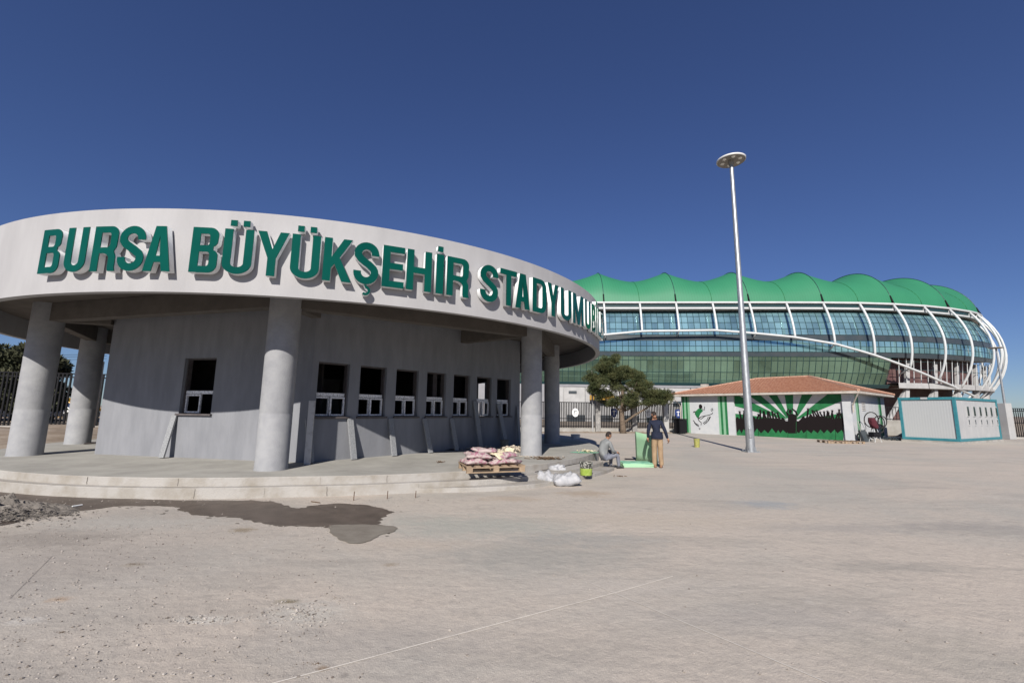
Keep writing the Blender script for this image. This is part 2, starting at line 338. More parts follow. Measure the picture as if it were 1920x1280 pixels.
# ================================================================== SETTING: ground
g = MB(); g.quad((-3000, -600, -.03), (3000, -600, -.03), (3000, 4000, -.03), (-3000, 4000, -.03))
tag(g.build('ground', 'soil', fixn=False), kind='structure')
pl = [(-60, -30), (75, -30), (75, 36), (41, 35.9), (14.5, 38.6), (2.5, 37.2), (-8, 37), (-17.5, 30), (-19.5, 22), (-22, 12), (-60, 8)]
mbp = MB(); n_ = len(pl); mbp.add([(x, y, 0) for x, y in pl], [tuple(range(n_))])
tag(mbp.build('plaza_pavement', 'plaza', fixn=False), kind='structure')
# low strip of bare soil and turf edge in front of the fence plinth
mbs = MB()
for i in range(46):
    x = 1.5 + i * .3
    y = 36.7 + random.uniform(-.25, .25) + .05 * i
    mbs.lathe([(.45 + random.random() * .3, 0), (.3, .05), (.02, .08 + random.random() * .05)], 7, (x, y, 0.0))
tag(mbs.build('soil_strip', 'soil', smooth=True), kind='structure')
# raised rough ground to the left, beyond the platform
nx, ny = 70, 50
V = []; 
for j in range(ny):
    for i in range(nx):
        x = -62 + i * (46.5 / (nx - 1)); y = 12.5 + j * (36 / (ny - 1))
        dd = min((x + 62) / 8, (-15.2 - x) / 5.0, (y - 12.5) / 7.0)
        edge = max(0, min(1, dd))
        h = .62 * edge * edge * (3 - 2 * edge)
        h += edge * .12 * math.sin(x * .9 + y * .7) * math.sin(x * .37 - y * 1.1) + random.uniform(-.025, .025) * edge
        V.append((x, y, h - .028))
FF = [(j * nx + i, j * nx + i + 1, (j + 1) * nx + i + 1, (j + 1) * nx + i) for j in range(ny - 1) for i in range(nx - 1)]
mb = MB(); mb.add(V, FF); o = mb.build('rough_terrain', 'soil', smooth=True, fixn=False); tag(o, kind='structure')

def px_poly(pts, z=0): return [at(x, y, z).xy for x, y in pts]
wet = px_poly([(0, 922), (90, 926), (200, 932), (330, 938), (470, 938), (520, 942), (540, 948), (563, 953), (590, 947), (640, 944), (690, 947), (728, 956), (732, 962), (716, 972), (712, 982), (722, 990), (700, 996), (640, 992), (605, 988), (560, 986), (515, 985), (478, 978), (430, 969), (385, 967), (340, 958), (322, 950), (230, 948), (180, 954), (110, 962), (60, 970), (0, 985), (-120, 990), (-200, 950), (-120, 915)])
tag(poly_sheet(smooth_closed(smooth_closed(wet, 5, .035), 6, .010), .004, 'wet_patch', 'wet'), kind='structure')
damp = px_poly([(622, 985), (700, 984), (742, 988), (738, 996), (712, 1004), (690, 1016), (655, 1018), (630, 1008), (618, 996)])
tag(poly_sheet(smooth_closed(smooth_closed(damp, 4, .018), 5, .006), .008, 'damp_patch', 'damp'), kind='structure')
for k in range(46):
    px_, py_ = random.choice(((735, 958), (720, 985), (660, 1012), (560, 985), (400, 966), (250, 948), (560, 950), (480, 976), (330, 957), (700, 1000)))
    q = at(px_ + random.gauss(0, 22), py_ + abs(random.gauss(0, 3))); r_ = random.uniform(.006, .03)
    tag(poly_sheet([(q.x + r_ * 1.6 * math.cos(t) * random.uniform(.6, 1.2), q.y + r_ * math.sin(t) * random.uniform(.6, 1.2)) for t in [i * PI / 5 for i in range(10)]], .006, 'wet_splash', 'damp' if k % 2 else 'wet'), kind='structure')
def strip(p, q, w, z, name, m):
    a, b = at(*p), at(*q); d = (b - a).xy.normalized(); n = Vector((-d.y, d.x)) * w / 2
    mb = MB(); N = 24
    for k in range(N):
        A = a.xy.lerp(b.xy, k / N); B = a.xy.lerp(b.xy, (k + 1) / N)
        mb.add([(*(A + n), z), (*(A - n), z), (*(B - n), z), (*(B + n), z)], [(0, 1, 2, 3)])
    return tag(mb.build(name, m, fixn=False), kind='structure')
strip((500, 1284), (1150, 1112), .011, .004, 'pavement_joint', 'joint')
strip((1150, 1112), (1262, 1080), .010, .004, 'pavement_joint', 'joint')
strip((1105, 1092), (1560, 1284), .008, .006, 'pavement_joint', 'joint')
strip((18, 1122), (98, 1042), .004, .004, 'pavement_joint', 'crack')

# ================================================================== ENTRANCE PAVILION
CX, CY = -7.04, 19.15
R0, ZB, ZT = 10.64, 3.97, 5.70
PL = .37
def polar(r, deg): a = math.radians(deg); return Vector((CX + r * math.cos(a), CY + r * math.sin(a)))
pav = thing('entrance_pavilion', 'round grey concrete ticket building with a white drum parapet carrying big green letters', 'building', (CX, CY, 0))
def P_(o): o.location = Vector(o.location) - Vector((CX, CY, 0)); return o
def ring_mesh(ri, ro, z0, z1, n=160, a0=0, a1=360, rj=0):
    mb = MB(); full = abs(a1 - a0) >= 360; k = n if full else n + 1
    vs = []
    for i in range(k):
        a = math.radians(a0 + (a1 - a0) * i / n); c, s_ = math.cos(a), math.sin(a)
        for r, z in ((ro, z0), (ro, z1), (ri, z1), (ri, z0)): vs.append((CX + r * c, CY + r * s_, z))
    fs = []
    for i in range(n):
        j = (i + 1) % k
        for q in range(4): fs.append((i * 4 + q, j * 4 + q, j * 4 + (q + 1) % 4, i * 4 + (q + 1) % 4))
    if not full: fs += [(0, 1, 2, 3), tuple((k - 1) * 4 + q for q in (3, 2, 1, 0))]
    mb.add(vs, fs); return mb
def pbuild(mb, name, m, smooth=False, bevel=0, par=None):
    o = mb.build(name, m, None, smooth, bevel=bevel); o.parent = par or pav; P_(o); return o
# drum parapet: outer face subdivided with slight unevenness of hand plaster
o = pbuild(ring_mesh(R0 - .16, R0, ZB, ZT, 220), 'drum_parapet', 'white'); autosmooth(o, 35)
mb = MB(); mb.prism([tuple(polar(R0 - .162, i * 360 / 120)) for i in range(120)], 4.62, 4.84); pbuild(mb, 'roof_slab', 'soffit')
# platform and steps
def plat_r(t):   # t in degrees, radius of the top platform edge
    t = (t + 180) % 360 - 180
    if t < -75: return 10.12
    if t < -55: return 10.12 + (t + 75) / 20 * .42
    return 10.54
def step2(t):
    t = (t + 180) % 360 - 180
    base = plat_r(t) + .19
    if t > -62 and t < -24: base += min(1, (t + 62) / 14) * .30
    return base
def step3(t):
    return step2(t) + .44 * min(1, max(0, (t + 62) / 12))
def disc(name, rf, z0, z1, a0, a1, n, m, inner=None):
    mb = MB(); N = n; top = []; 
    for i in range(N + 1):
        a = a0 + (a1 - a0) * i / N; p = polar(rf(a) + random.uniform(-.006, .006), a); top.append(p)
    if inner is None:
        ctr = (CX, CY)
        vs = [(p.x, p.y, z1) for p in top] + [(p.x, p.y, z0) for p in top] + [(*ctr, z1)]
        fs = [(len(top) * 2, i, i + 1) for i in range(N)] + [(i, len(top) + i, len(top) + i + 1, i + 1) for i in range(N)]
    else:
        inn = [polar(inner, a0 + (a1 - a0) * i / N) for i in range(N + 1)]
        K = N + 1
        vs = [(p.x, p.y, z1) for p in top] + [(p.x, p.y, z0) for p in top] + [(p.x, p.y, z1) for p in inn] + [(p.x, p.y, z0) for p in inn]
        fs = [(i, i + 1, 2 * K + i + 1, 2 * K + i) for i in range(N)] + [(i, K + i, K + i + 1, i + 1) for i in range(N)] + [(0, 2 * K, 3 * K, K), (N, N + K, 3 * K + N, 2 * K + N)]
    ft = [0] * (N) + [1] * N + ([1, 1] if inner is not None else [])
    mb.add(vs, fs); mb.m = ft
    o = mb.build(name, m, None); return o
d1 = disc('platform', plat_r, -.02, PL, -180, 180, 240, ['platform', 'riser']); tag(d1, kind='structure')
d2 = disc('platform_step', step2, -.02, .205, -180, -25.5, 150, ['riser', 'riser'], inner=9.6); tag(d2, kind='structure')
d3 = disc('platform_step', step3, -.02, .095, -62, -27.5, 60, ['riser', 'riser'], inner=9.6); tag(d3, kind='structure')
for o in (d1, d2, d3):
    bv = o.modifiers.new('bevel', 'BEVEL'); bv.width = .012; bv.segments = 2; bv.limit_method = 'ANGLE'; bv.angle_limit = math.radians(50)

for px_, lower, w_ in ((135, 0, .008), (330, 0, .006), (598, 0, .008), (735, 0, .006), (375, 1, .008), (498, 1, .006), (612, 1, .014), (800, 1, .006)):
    q = at(px_, 903 if not lower else 922, .3 if not lower else .1); a = math.degrees(math.atan2(q.y - CY, q.x - CX)); rf = step2 if lower else plat_r
    z0, z1 = (.014, .19) if lower else (.215, PL - .014); p = polar(rf(a) + .001, a); mb = MB()
    for k in range(5): mb.box((p.x + random.uniform(-.006, .006), p.y, z0 + (z1 - z0) * (k + .5) / 5), (.012, w_, (z1 - z0) / 5 - .001), math.radians(a))
    tag(mb.build('riser_joint', 'crack'), kind='structure')
# columns
cols = [at(45, 851, PL + .03).xy, at(508.5, 877, PL + .03).xy, at(996, 851, PL + .03).xy, at(1035, 829, PL + .03).xy]
cols = [Vector((CX, CY)) + (c - Vector((CX, CY))).normalized() * min(9.1, (c - Vector((CX, CY))).length) for c in cols]
c5 = polar(9.05, -163.3)
cols += [c5, polar(9.05, 50), polar(9.05, 95), polar(9.05, 140)]
CR = .345
for i, c in enumerate(cols):
    mb = MB(); r = CR * (1.05 if i in (0, 4) else 1.0 if i == 1 else .97)
    prof = [(r + .012, PL - .02), (r + .012, PL + .015), (r, PL + .05), (r, 1.6), (r - .004, 1.61), (r, 1.63), (r, 3.0), (r + .003, 3.05), (r, 3.08), (r, 4.64)]
    mb.lathe(prof, 48, (c.x, c.y, 0)); pbuild(mb, 'column', 'column', smooth=True)
# ring beams between columns, and beams back to the walls
def beam(a, b, w, z0, z1, name='beam'):
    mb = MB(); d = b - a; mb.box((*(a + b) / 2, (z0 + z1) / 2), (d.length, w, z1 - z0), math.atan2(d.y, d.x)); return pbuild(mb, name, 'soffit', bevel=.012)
order = [4, 0, 1, 2, 3, 5, 6, 7]
for k in range(8):
    a, b = cols[order[k]], cols[order[(k + 1) % 8]]
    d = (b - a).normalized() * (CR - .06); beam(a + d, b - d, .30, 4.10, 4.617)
WA, WC, WB = Vector((-11.95, 13.15)), Vector((-5.25, 11.72)), Vector((.35, 18.62))
WD, WE, WF_ = Vector((-2.6, 25.4)), Vector((-10.2, 26.6)), Vector((-15.0, 20.6))
def inset(c, k=.3): return c + (Vector((CX, CY)) - c).normalized() * k
for i, tgt in ((0, WA), (1, WC), (4, WF_), (3, WB), (5, WD), (6, WE)):
    d = (tgt - cols[i]).normalized(); beam(cols[i] + d * (CR - .05), tgt - d * .02, .28, 4.12, 4.61)
mid = WC.lerp(WB, .62); d = (mid - cols[2]).normalized(); beam(cols[2] + d * (CR - .05), mid - d * .01, .28, 4.13, 4.612)
# walls
wins = [[on_wall(WC, WB, *p) for p in ((a, t), (b, t2))] for a, t, b, t2 in ((597, 675.5, 657, 681), (675.7, 683, 726, 689), (743, 692, 785.7, 696), (800.6, 698, 837, 702), (850.6, 703, 882, 706.5), (894, 709, 922, 711.5), (931.7, 713, 957.6, 716))]
ops_r = [(w[0][0] + .02, w[1][0] + .0, 1.47, 2.98) for w in wins]
ops_l = [(on_wall(WA, WC, 348, 669)[0], on_wall(WA, WC, 407, 669)[0], 1.50, 3.10)]
def wall(A, B, ops, th=.24, z0=PL - .01, z1=4.617, name='wall'):
    d = (B - A).normalized(); n = Vector((-d.y, d.x))
    if n.dot(Vector((CX, CY)) - A) < 0: n = -n
    L = (B - A).length
    us = sorted({0, L, *[o[0] for o in ops], *[o[1] for o in ops]}); zs = sorted({z0, z1, *[o[2] for o in ops], *[o[3] for o in ops]})
    mb = MB()
    def solid(i, j):
        if i < 0 or j < 0 or i >= len(us) - 1 or j >= len(zs) - 1: return False
        u, z = (us[i] + us[i + 1]) / 2, (zs[j] + zs[j + 1]) / 2
        return not any(o[0] < u < o[1] and o[2] < z < o[3] for o in ops)
    def p(u, z, t): q = A + d * u + n * t; return (q.x, q.y, z)
    for i in range(len(us) - 1):
        for j in range(len(zs) - 1):
            if not solid(i, j): continue
            a, b, c, e = us[i], us[i + 1], zs[j], zs[j + 1]
            mb.quad(p(a, c, 0), p(b, c, 0), p(b, e, 0), p(a, e, 0)); mb.quad(p(a, c, th), p(a, e, th), p(b, e, th), p(b, c, th))
            if not solid(i - 1, j): mb.quad(p(a, c, 0), p(a, e, 0), p(a, e, th), p(a, c, th))
            if not solid(i + 1, j): mb.quad(p(b, c, 0), p(b, c, th), p(b, e, th), p(b, e, 0))
            if not solid(i, j - 1): mb.quad(p(a, c, 0), p(a, c, th), p(b, c, th), p(b, c, 0))
            if not solid(i, j + 1): mb.quad(p(a, e, 0), p(b, e, 0), p(b, e, th), p(a, e, th))
    pbuild(mb, name, 'stucco')
    return d, n
dL, nL = wall(WA, WC, ops_l); dR, nR = wall(WC, WB, ops_r)
wall(WB, WD, [(2.4, 5.2, PL, 3.1)]); wall(WD, WE, [(2, 3.2, 1.4, 3)]); wall(WE, WF_, []); wall(WF_, WA, [])
# an inner partition keeps the rooms dark, except the last two bays
pa, pb = WC.lerp(WB, .50), Vector((-7.5, 22.5)); d = (pb - pa).normalized(); pa = pa + d * .35
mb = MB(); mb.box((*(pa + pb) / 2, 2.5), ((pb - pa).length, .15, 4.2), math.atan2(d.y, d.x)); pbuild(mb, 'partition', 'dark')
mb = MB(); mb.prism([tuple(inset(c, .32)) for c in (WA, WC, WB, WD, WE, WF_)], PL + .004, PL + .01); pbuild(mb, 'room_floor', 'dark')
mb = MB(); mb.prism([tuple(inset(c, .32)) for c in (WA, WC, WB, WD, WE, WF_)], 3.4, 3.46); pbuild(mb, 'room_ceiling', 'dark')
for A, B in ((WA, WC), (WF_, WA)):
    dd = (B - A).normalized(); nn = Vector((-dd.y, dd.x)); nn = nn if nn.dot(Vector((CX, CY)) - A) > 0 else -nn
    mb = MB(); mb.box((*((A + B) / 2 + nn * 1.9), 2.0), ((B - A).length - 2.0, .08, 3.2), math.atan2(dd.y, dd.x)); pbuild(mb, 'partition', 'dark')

# windows: dark reveal with sill, unfinished white PVC light in the lower third
def window(A, d, n, op, kind):
    u0_, u1_, z0, z1 = op; W_ = u1_ - u0_; ang = math.atan2(d.y, d.x)
    org = A + d * (u0_ + W_ / 2)
    def c(u, t, z): q = org + d * u + n * t; return (q.x, q.y, z)
    mb = MB()
    mb.box(c(0, .10, z0 + .03), (W_ + .10, .34, .05), ang)                    # sill slab, proud of the wall
    for s_ in (-1, 1): mb.box(c(s_ * (W_ / 2 - .02), .16, (z0 + z1) / 2 + .03), (.035, .14, z1 - z0 - .062), ang)
    mb.box(c(0, .16, z1 - .02), (W_ - .08, .14, .035), ang)
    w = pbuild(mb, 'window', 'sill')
    zt = z0 + .60
    m1 = MB(); m1.box(c(0, .15, zt + .045), (W_ - .10, .07, .09), ang); pbuild(m1, 'transom', 'pvc', par=w)
    def sash(uc, w_, t):
        s2 = MB(); zb, zz = z0 + .075, zt - .012; h = zz - zb; e = .045
        s2.box(c(uc, t, zb + e / 2), (w_, .05, e), ang); s2.box(c(uc, t, zz - e / 2), (w_, .05, e), ang)
        for q in (-1, 1): s2.box(c(uc + q * (w_ / 2 - e / 2), t, (zb + zz) / 2), (e, .05, h - 2 * e - .004), ang)
        pbuild(s2, 'sash', 'pvc', par=w)
    hw = (W_ - .10)
    if kind == 'one': sash(-hw / 4, hw / 2 + .02, .15)
    else:
        sash(-hw / 4 + .0, hw / 2 + .02, .185); sash(hw / 4, hw / 2 + .02, .125)
    for o in w.children: o.location = (0, 0, 0)
window(WA, dL, nL, ops_l[0], 'one')
for k, op in enumerate(ops_r): window(WC, dR, nR, op, 'two')

# ------------------------------------------------------------------ letters on the drum
H_ = .92; T_ = .154
def arc(cx, cy, rx, ry, a0, a1, n=10): return [(cx + rx * math.cos(math.radians(a0 + (a1 - a0) * i / n)), cy + ry * math.sin(math.radians(a0 + (a1 - a0) * i / n))) for i in range(n + 1)]
def ribbon(pts, t):
    L_, R_ = [], []
    for i, p in enumerate(pts):
        a = Vector(pts[max(i - 1, 0)]); b = Vector(pts[min(i + 1, len(pts) - 1)]); d = (b - a).normalized(); n = Vector((-d.y, d.x)) * t / 2
        L_.append(tuple(Vector(p) + n)); R_.append(tuple(Vector(p) - n))
    return L_ + R_[::-1]
def Sglyph(W):
    t = T_; rx = W / 2 - t / 2; ry = (H_ - t) / 4 + .0; cx = W / 2
    pts = arc(cx, H_ - t / 2 - ry * .95, rx, ry * .95, -8, 170, 14)
    pts += [(t / 2 + .005, H_ - t / 2 - ry * 1.15), (t / 2 + .06, H_ * .60), (cx - .02, H_ * .52), (cx + .06, H_ * .465), (W - t / 2 - .03, H_ * .38)]
    pts += arc(cx, t / 2 + ry * .95, rx, ry * .95, 15, -188, 16)
    return [ribbon(pts, t)]
def glyph(ch, W):
    T, H = T_, H_; h = H
    if ch == 'B':
        r = .16; m = H * .53
        o = [(0, 0), (W - r, 0)] + arc(W - r, r, r, r, -90, 0, 6) + arc(W - .14, m - .14, .14, .12, 0, 70, 5) + arc(W - .16, m + .14, .14, .11, -60, 0, 5) + arc(W - r - .01, H - r, r, r, 0, 90, 6) + [(0, H)]
        h1 = [(T, T * .85), (W - T - .05, T * .85)] + arc(W - T - .05, T * .85 + .06, .05, .06, -90, 0, 4) + arc(W - T - .05, m - T * .42 - .06, .05, .06, 0, 90, 4) + [(T, m - T * .42)]
        h2 = [(T, m + T * .42), (W - T - .06, m + T * .42)] + arc(W - T - .06, m + T * .42 + .06, .045, .06, -90, 0, 4) + arc(W - T - .06, H - T * .85 - .06, .045, .06, 0, 90, 4) + [(T, H - T * .85)]
        return [o, h1, h2]
    if ch in 'UÜ':
        o = [(0, H)] + arc(W / 2, .22, W / 2, .22, 180, 360, 16) + [(W, H), (W - T, H)] + arc(W / 2, .22, W / 2 - T, .22 - T * .9, 0, -180, 14) + [(T, H)]
        L = [o]
        if ch == 'Ü': L += dots(W, (.09, W - .09 - .125), .125)
        return L
    if ch == 'R':
        m = H * .43
        o = [(0, 0), (T, 0), (T, m - .03), (W * .42, m - .03)] + arc(W * .42, m - .03 - .11, W - T - W * .42, .11, 90, 0, 5) + [(W - T, .06), (W - T + .02, 0), (W + .01, 0), (W - .01, .07), (W - .01, m - .10), (W - .06, m + .01), (W - .01, m + .10)] + arc(W - .16, H - .16, .16, .16, 0, 90, 6) + [(0, H)]
        hh = [(T, m + .09), (W - T - .05, m + .09)] + arc(W - T - .05, m + .15, .05, .06, -90, 0, 4) + arc(W - T - .05, H - T * .85 - .06, .05, .06, 0, 90, 4) + [(T, H - T * .85)]
        return [o, hh]
    if ch == 'S': return Sglyph(W)
    if ch == 'Ş': return Sglyph(W) + [[(W / 2 - .03, -.012), (W / 2 + .035, -.012), (W / 2 + .03, -.055)] + ribbon(arc(W / 2 + .01, -.135, .075, .075, 80, -130, 9), .055)]
    if ch == 'A': return [[(0, 0), (T + .01, 0), (T + .045, H * .2), (W - T - .045, H * .2), (W - T - .01, 0), (W, 0), (W / 2 + .10, H), (W / 2 - .10, H)], [(T + .068, H * .34), (W - T - .068, H * .34), (W / 2, H * .80)]]
    if ch == 'Y': return [[(W / 2 - T / 2, 0), (W / 2 + T / 2, 0), (W / 2 + T / 2, .40 * H), (W, H), (W - T - .01, H), (W / 2, .60 * H), (T + .01, H), (0, H), (W / 2 - T / 2, .40 * H)]]
    if ch == 'K': return [[(0, 0), (T, 0), (T, .30 * H), (T + .06, .40 * H), (W - T - .02, 0), (W + .01, 0), (T + .155, .555 * H), (W, H), (W - T - .02, H), (T, .56 * H), (T, H), (0, H)]]
    if ch == 'E': t = T * .9; return [[(0, 0), (W, 0), (W, t), (T, t), (T, H * .5 - t / 2 + .01), (W - .03, H * .5 - t / 2 + .01), (W - .03, H * .5 + t / 2 + .01), (T, H * .5 + t / 2 + .01), (T, H - t), (W, H - t), (W, H), (0, H)]]
    if ch == 'H': t = T * .9; return [[(0, 0), (T, 0), (T, H * .5 - t / 2), (W - T, H * .5 - t / 2), (W - T, 0), (W, 0), (W, H), (W - T, H), (W - T, H * .5 + t / 2), (T, H * .5 + t / 2), (T, H), (0, H)]]
    if ch == 'İ': return [[(0, 0), (W, 0), (W, H), (0, H)]] + dots(W, (W / 2 - .065,), .13)
    if ch == 'T': return [[(W / 2 - T / 2, 0), (W / 2 + T / 2, 0), (W / 2 + T / 2, H - T * .9), (W, H - T * .9), (W, H), (0, H), (0, H - T * .9), (W / 2 - T / 2, H - T * .9)]]
    if ch == 'L': return [[(0, 0), (W, 0), (W, T * .9), (T, T * .9), (T, H), (0, H)]]
    if ch == 'D':
        r = .22; return [[(0, 0), (W - r, 0)] + arc(W - r, r, r, r, -90, 0, 8) + arc(W - r, H - r, r, r, 0, 90, 8) + [(0, H)], [(T, T * .85)] + arc(W - r, r, r - T, r - T * .85, -90, 0, 6) + arc(W - r, H - r, r - T, r - T * .85, 0, 90, 6) + [(T, H - T * .85)]]
    if ch == 'M': return [[(0, 0), (T * .9, 0), (T * .9, H * .62), (W / 2 - T * .42, 0), (W / 2 + T * .42, 0), (W - T * .9, H * .62), (W - T * .9, 0), (W, 0), (W, H), (W - T * 1.25, H), (W / 2, H * .36), (T * 1.25, H), (0, H)]]
def dots(W, xs, s): return [[(x, H_ + .06), (x + s, H_ + .06), (x + s, H_ + .06 + s), (x, H_ + .06 + s)] for x in xs]
def curve_mesh(loops, half, name):
    cu = bpy.data.curves.new(name, 'CURVE'); cu.dimensions = '2D'; cu.fill_mode = 'BOTH'; cu.extrude = half
    for lp in loops:
        sp = cu.splines.new('POLY'); sp.points.add(len(lp) - 1); sp.use_cyclic_u = True
        for i, p in enumerate(lp): sp.points[i].co = (p[0], p[1], 0, 1)
    t = bpy.data.objects.new('tmp', cu); COL.objects.link(t); bpy.context.view_layer.update()
    dg = bpy.context.evaluated_depsgraph_get(); me = bpy.data.meshes.new_from_object(t.evaluated_get(dg)); bpy.data.objects.remove(t); me.name = name; return me
RL = R0 + .175
def on_drum(x, y):
    d = ray(x, y); a = d.x ** 2 + d.y ** 2; b = -2 * (d.x * CX + d.y * CY); q = CX ** 2 + CY ** 2 - RL * RL
    t = (-b - math.sqrt(b * b - 4 * a * q)) / (2 * a); P = CAM + d * t; return math.degrees(math.atan2(P.y - CY, P.x - CX))
LPX = [('B', 78, 114), ('U', 124, 162.5), ('R', 174, 219), ('S', 222, 271), ('A', 272, 323), ('B', 358, 409), ('Ü', 418, 473), ('Y', 480, 539), ('Ü', 545, 599), ('K', 606, 659), ('Ş', 663, 710), ('E', 717, 758), ('H', 762.5, 809), ('İ', 818, 831.5), ('R', 838, 879), ('S', 900.6, 934), ('T', 938, 969), ('A', 967, 993), ('D', 999, 1024), ('Y', 1027, 1047), ('U', 1051.5, 1070.5), ('M', 1074, 1093), ('U', 1096.5, 1106.5)]
LT = [(c_, on_drum(a, 470 + max(0, a - 400) * .1), on_drum(b, 470 + max(0, b - 400) * .1)) for c_, a, b in LPX]
LT += [('B', -27.0, -24.7), ('İ', -24.0, -23.3), ('L', -22.6, -20.3), ('E', -19.8, -17.5), ('T', -17.1, -14.5)]
for ch, a0, a1 in LT:
    W = (a1 - a0) * PI / 180 * RL; am = (a0 + a1) / 2; c = polar(RL, am); t = math.radians(am)
    ex = Vector((-math.sin(t), math.cos(t), 0)); ey = Vector((0, 0, 1)); ez = Vector((math.cos(t), math.sin(t), 0))
    R3 = Matrix((ex, ey, ez)).transposed().to_4x4()
    loops = [[(x - W / 2, y) for x, y in lp] for lp in glyph(ch, W)]
    body = curve_mesh(loops, .062, 'sign_letter'); face = curve_mesh(loops, .008, 'letter_face')
    b_ = link('sign_letter', body, 'letter_white', pav)
    b_.matrix_local = Matrix.Translation(-Vector((CX, CY, 0))) @ Matrix.Translation((*(polar(RL - .072, am)), 4.33)) @ R3
    b_['label'] = f'white sided letter {ch} with a green face'
    f_ = link('letter_face', face, 'green_face', b_); f_.location = (0, 0, .0705)

# ================================================================== STADIUM
sta = thing('stadium', 'huge oval glass stadium with a scalloped green membrane roof and curved white ribs', 'stadium', (30, 150, 0))
ctrl = [(-98, 150), (-95, 128), (-84, 112), (-66, 103), (-45, 98.5), (-20, 96.5), (0, 95.6), (20, 95), (43, 93.8), (60, 93), (75, 92.8), (88, 94.3), (99, 97.3), (108.6, 101.6), (116.2, 108.3), (121.5, 117), (124.5, 127.5), (125.5, 140), (124, 155)]
def cr_spline(c, n=24):
    out = []
    for i in range(1, len(c) - 2):
        p0, p1, p2, p3 = (Vector(c[i + k - 1]) for k in range(4))
        for t in range(n):
            u = t / n; out.append(.5 * ((2 * p1) + (p2 - p0) * u + (2 * p0 - 5 * p1 + 4 * p2 - p3) * u * u + (3 * p1 - p0 - 3 * p2 + p3) * u ** 3))
    out.append(Vector(c[-2])); return out
dense = cr_spline(ctrl); acc = [0]
for i in range(1, len(dense)): acc.append(acc[-1] + (dense[i] - dense[i - 1]).length)
i0 = min(range(len(dense)), key=lambda i: (dense[i] - Vector((20, 95))).length); S0 = acc[i0]     # s = 0 at the rib behind the drum
def Pn(s):
    a = max(0.001, min(acc[-1] - .001, s + S0)); i = next(k for k in range(1, len(acc)) if acc[k] >= a)
    f = (a - acc[i - 1]) / (acc[i] - acc[i - 1]); p = dense[i - 1].lerp(dense[i], f)
    j0, j1 = max(0, i - 5), min(len(dense) - 1, i + 4); d = (dense[j1] - dense[j0]).normalized()
    return p, Vector((d.y, -d.x))
SMIN, SMAX = -S0 + 1, acc[-1] - S0 - 1
ZR = 25.0
BZ = [(0, -4.6), (3, -3.9), (5, -2.4), (8, -.4), (11, 1.5), (14, 2.7), (17, 3.0), (20, 2.3), (23, .9), (25, 0), (27, -1)]
def bz(z, s=60):
    amp = 1.5 + 1.6 * max(0, min(1, (s - 15) / 55))
    t = (z - 16.3) / 8.9
    return amp * (1 - t * t) if z < 16.3 or abs(t) < 1 else amp * (1 - t * t)
def SP(s, z, off=0.0):
    p, n = Pn(s); q = p + n * (bz(z, s) + off); return Vector((q.x, q.y, z))
ZD = [(-60, 9), (-40, 13), (-20, 16.3), (0, 17.9), (8, 18.7), (23, 18.9), (31, 18.2), (38.5, 17.4), (46.5, 16.0), (54, 13.8), (61.5, 11.4), (69, 9.2), (77, 7.4), (85, 6.0), (94, 4.2), (103, 3.0), (112, 2.6)]
def zd(s):
    if s <= ZD[0][0]: return ZD[0][1]
    for (a, p), (b, q) in zip(ZD, ZD[1:]):
        if s <= b: t = (s - a) / (b - a); return p + (q - p) * t
    return 2.6
SO = Vector((30, 150, 0))
def sbuild(mb, name, m, smooth=False, par=None, fixn=True):
    o = mb.build(name, m, None, smooth, fixn=fixn); o.parent = par or sta; o.location = -SO if par is None else (0, 0, 0); return o
step = 7.75
ribs_s = [k * step for k in range(int(SMIN // step) + 1, int(SMAX // step) + 1)]
ribs_s = sorted(ribs_s + [s + step / 2 for s in ribs_s if 84 < s < SMAX - step])
for s in ribs_s:
    z_end = zd(s); N = 14; mb = MB()
    mb.tube([SP(s, z_end + (ZR - z_end) * i / N) for i in range(N + 1)], .225, 10); sbuild(mb, 'rib', 'steelwhite', True)
ss = [SMIN + (SMAX - SMIN) * i / 150 for i in range(151)]
mb = MB(); mb.tube([SP(s, zd(s), .05) for s in ss if -62 < s < 112], .25, 10); sbuild(mb, 'diagonal_tube', 'steelwhite', True)
def seg_tube(zf, off, r, name, m='steelwhite', stp=step):
    mb = MB(); mb.tube([SP(s, ZR, off) + Vector((0, 0, zf)) for s in ribs_s], r, 8); return sbuild(mb, name, m, True)
seg_tube(.25, .0, .26, 'rim_tube'); seg_tube(-.95, -.3, .26, 'lower_rim_tube'); 
# struts from the rim back to the facade and the sloping white soffit between
mb = MB(); prev = None
for s in ss:
    a, b = SP(s, ZR, -.5) + Vector((0, 0, -.75)), SP(s, ZR, -3.4) + Vector((0, 0, -1.9))
    if prev: mb.quad(prev[0], a, b, prev[1])
    prev = (a, b)
sbuild(mb, 'eave_soffit', 'soffitwhite', True, fixn=False)
mb = MB(); prev = None
for s in ss:
    a, b = SP(s, ZR, -.25) + Vector((0, 0, -.65)), SP(s, ZR, -.25) + Vector((0, 0, .1))
    if prev: mb.quad(prev[0], a, b, prev[1])
    prev = (a, b)
sbuild(mb, 'gutter_gap', 'mullion', True, fixn=False)
for s in ribs_s:
    if s < -30: continue
    mb = MB(); z = zd(s)
    if z > 9.5 and int(round(s / step)) % 2 == 0: m2 = MB(); m2.tube([SP(s, z, 0), SP(s, z - 1.0, -2.0)], .16, 6); sbuild(m2, 'tie_strut', 'steelwhite', True)
    mb.tube([SP(s, ZR, 0) + Vector((0, 0, .2)), SP(s, ZR, -.3) + Vector((0, 0, -.95))], .16, 6)
    sbuild(mb, 'bracket', 'steelwhite', True)

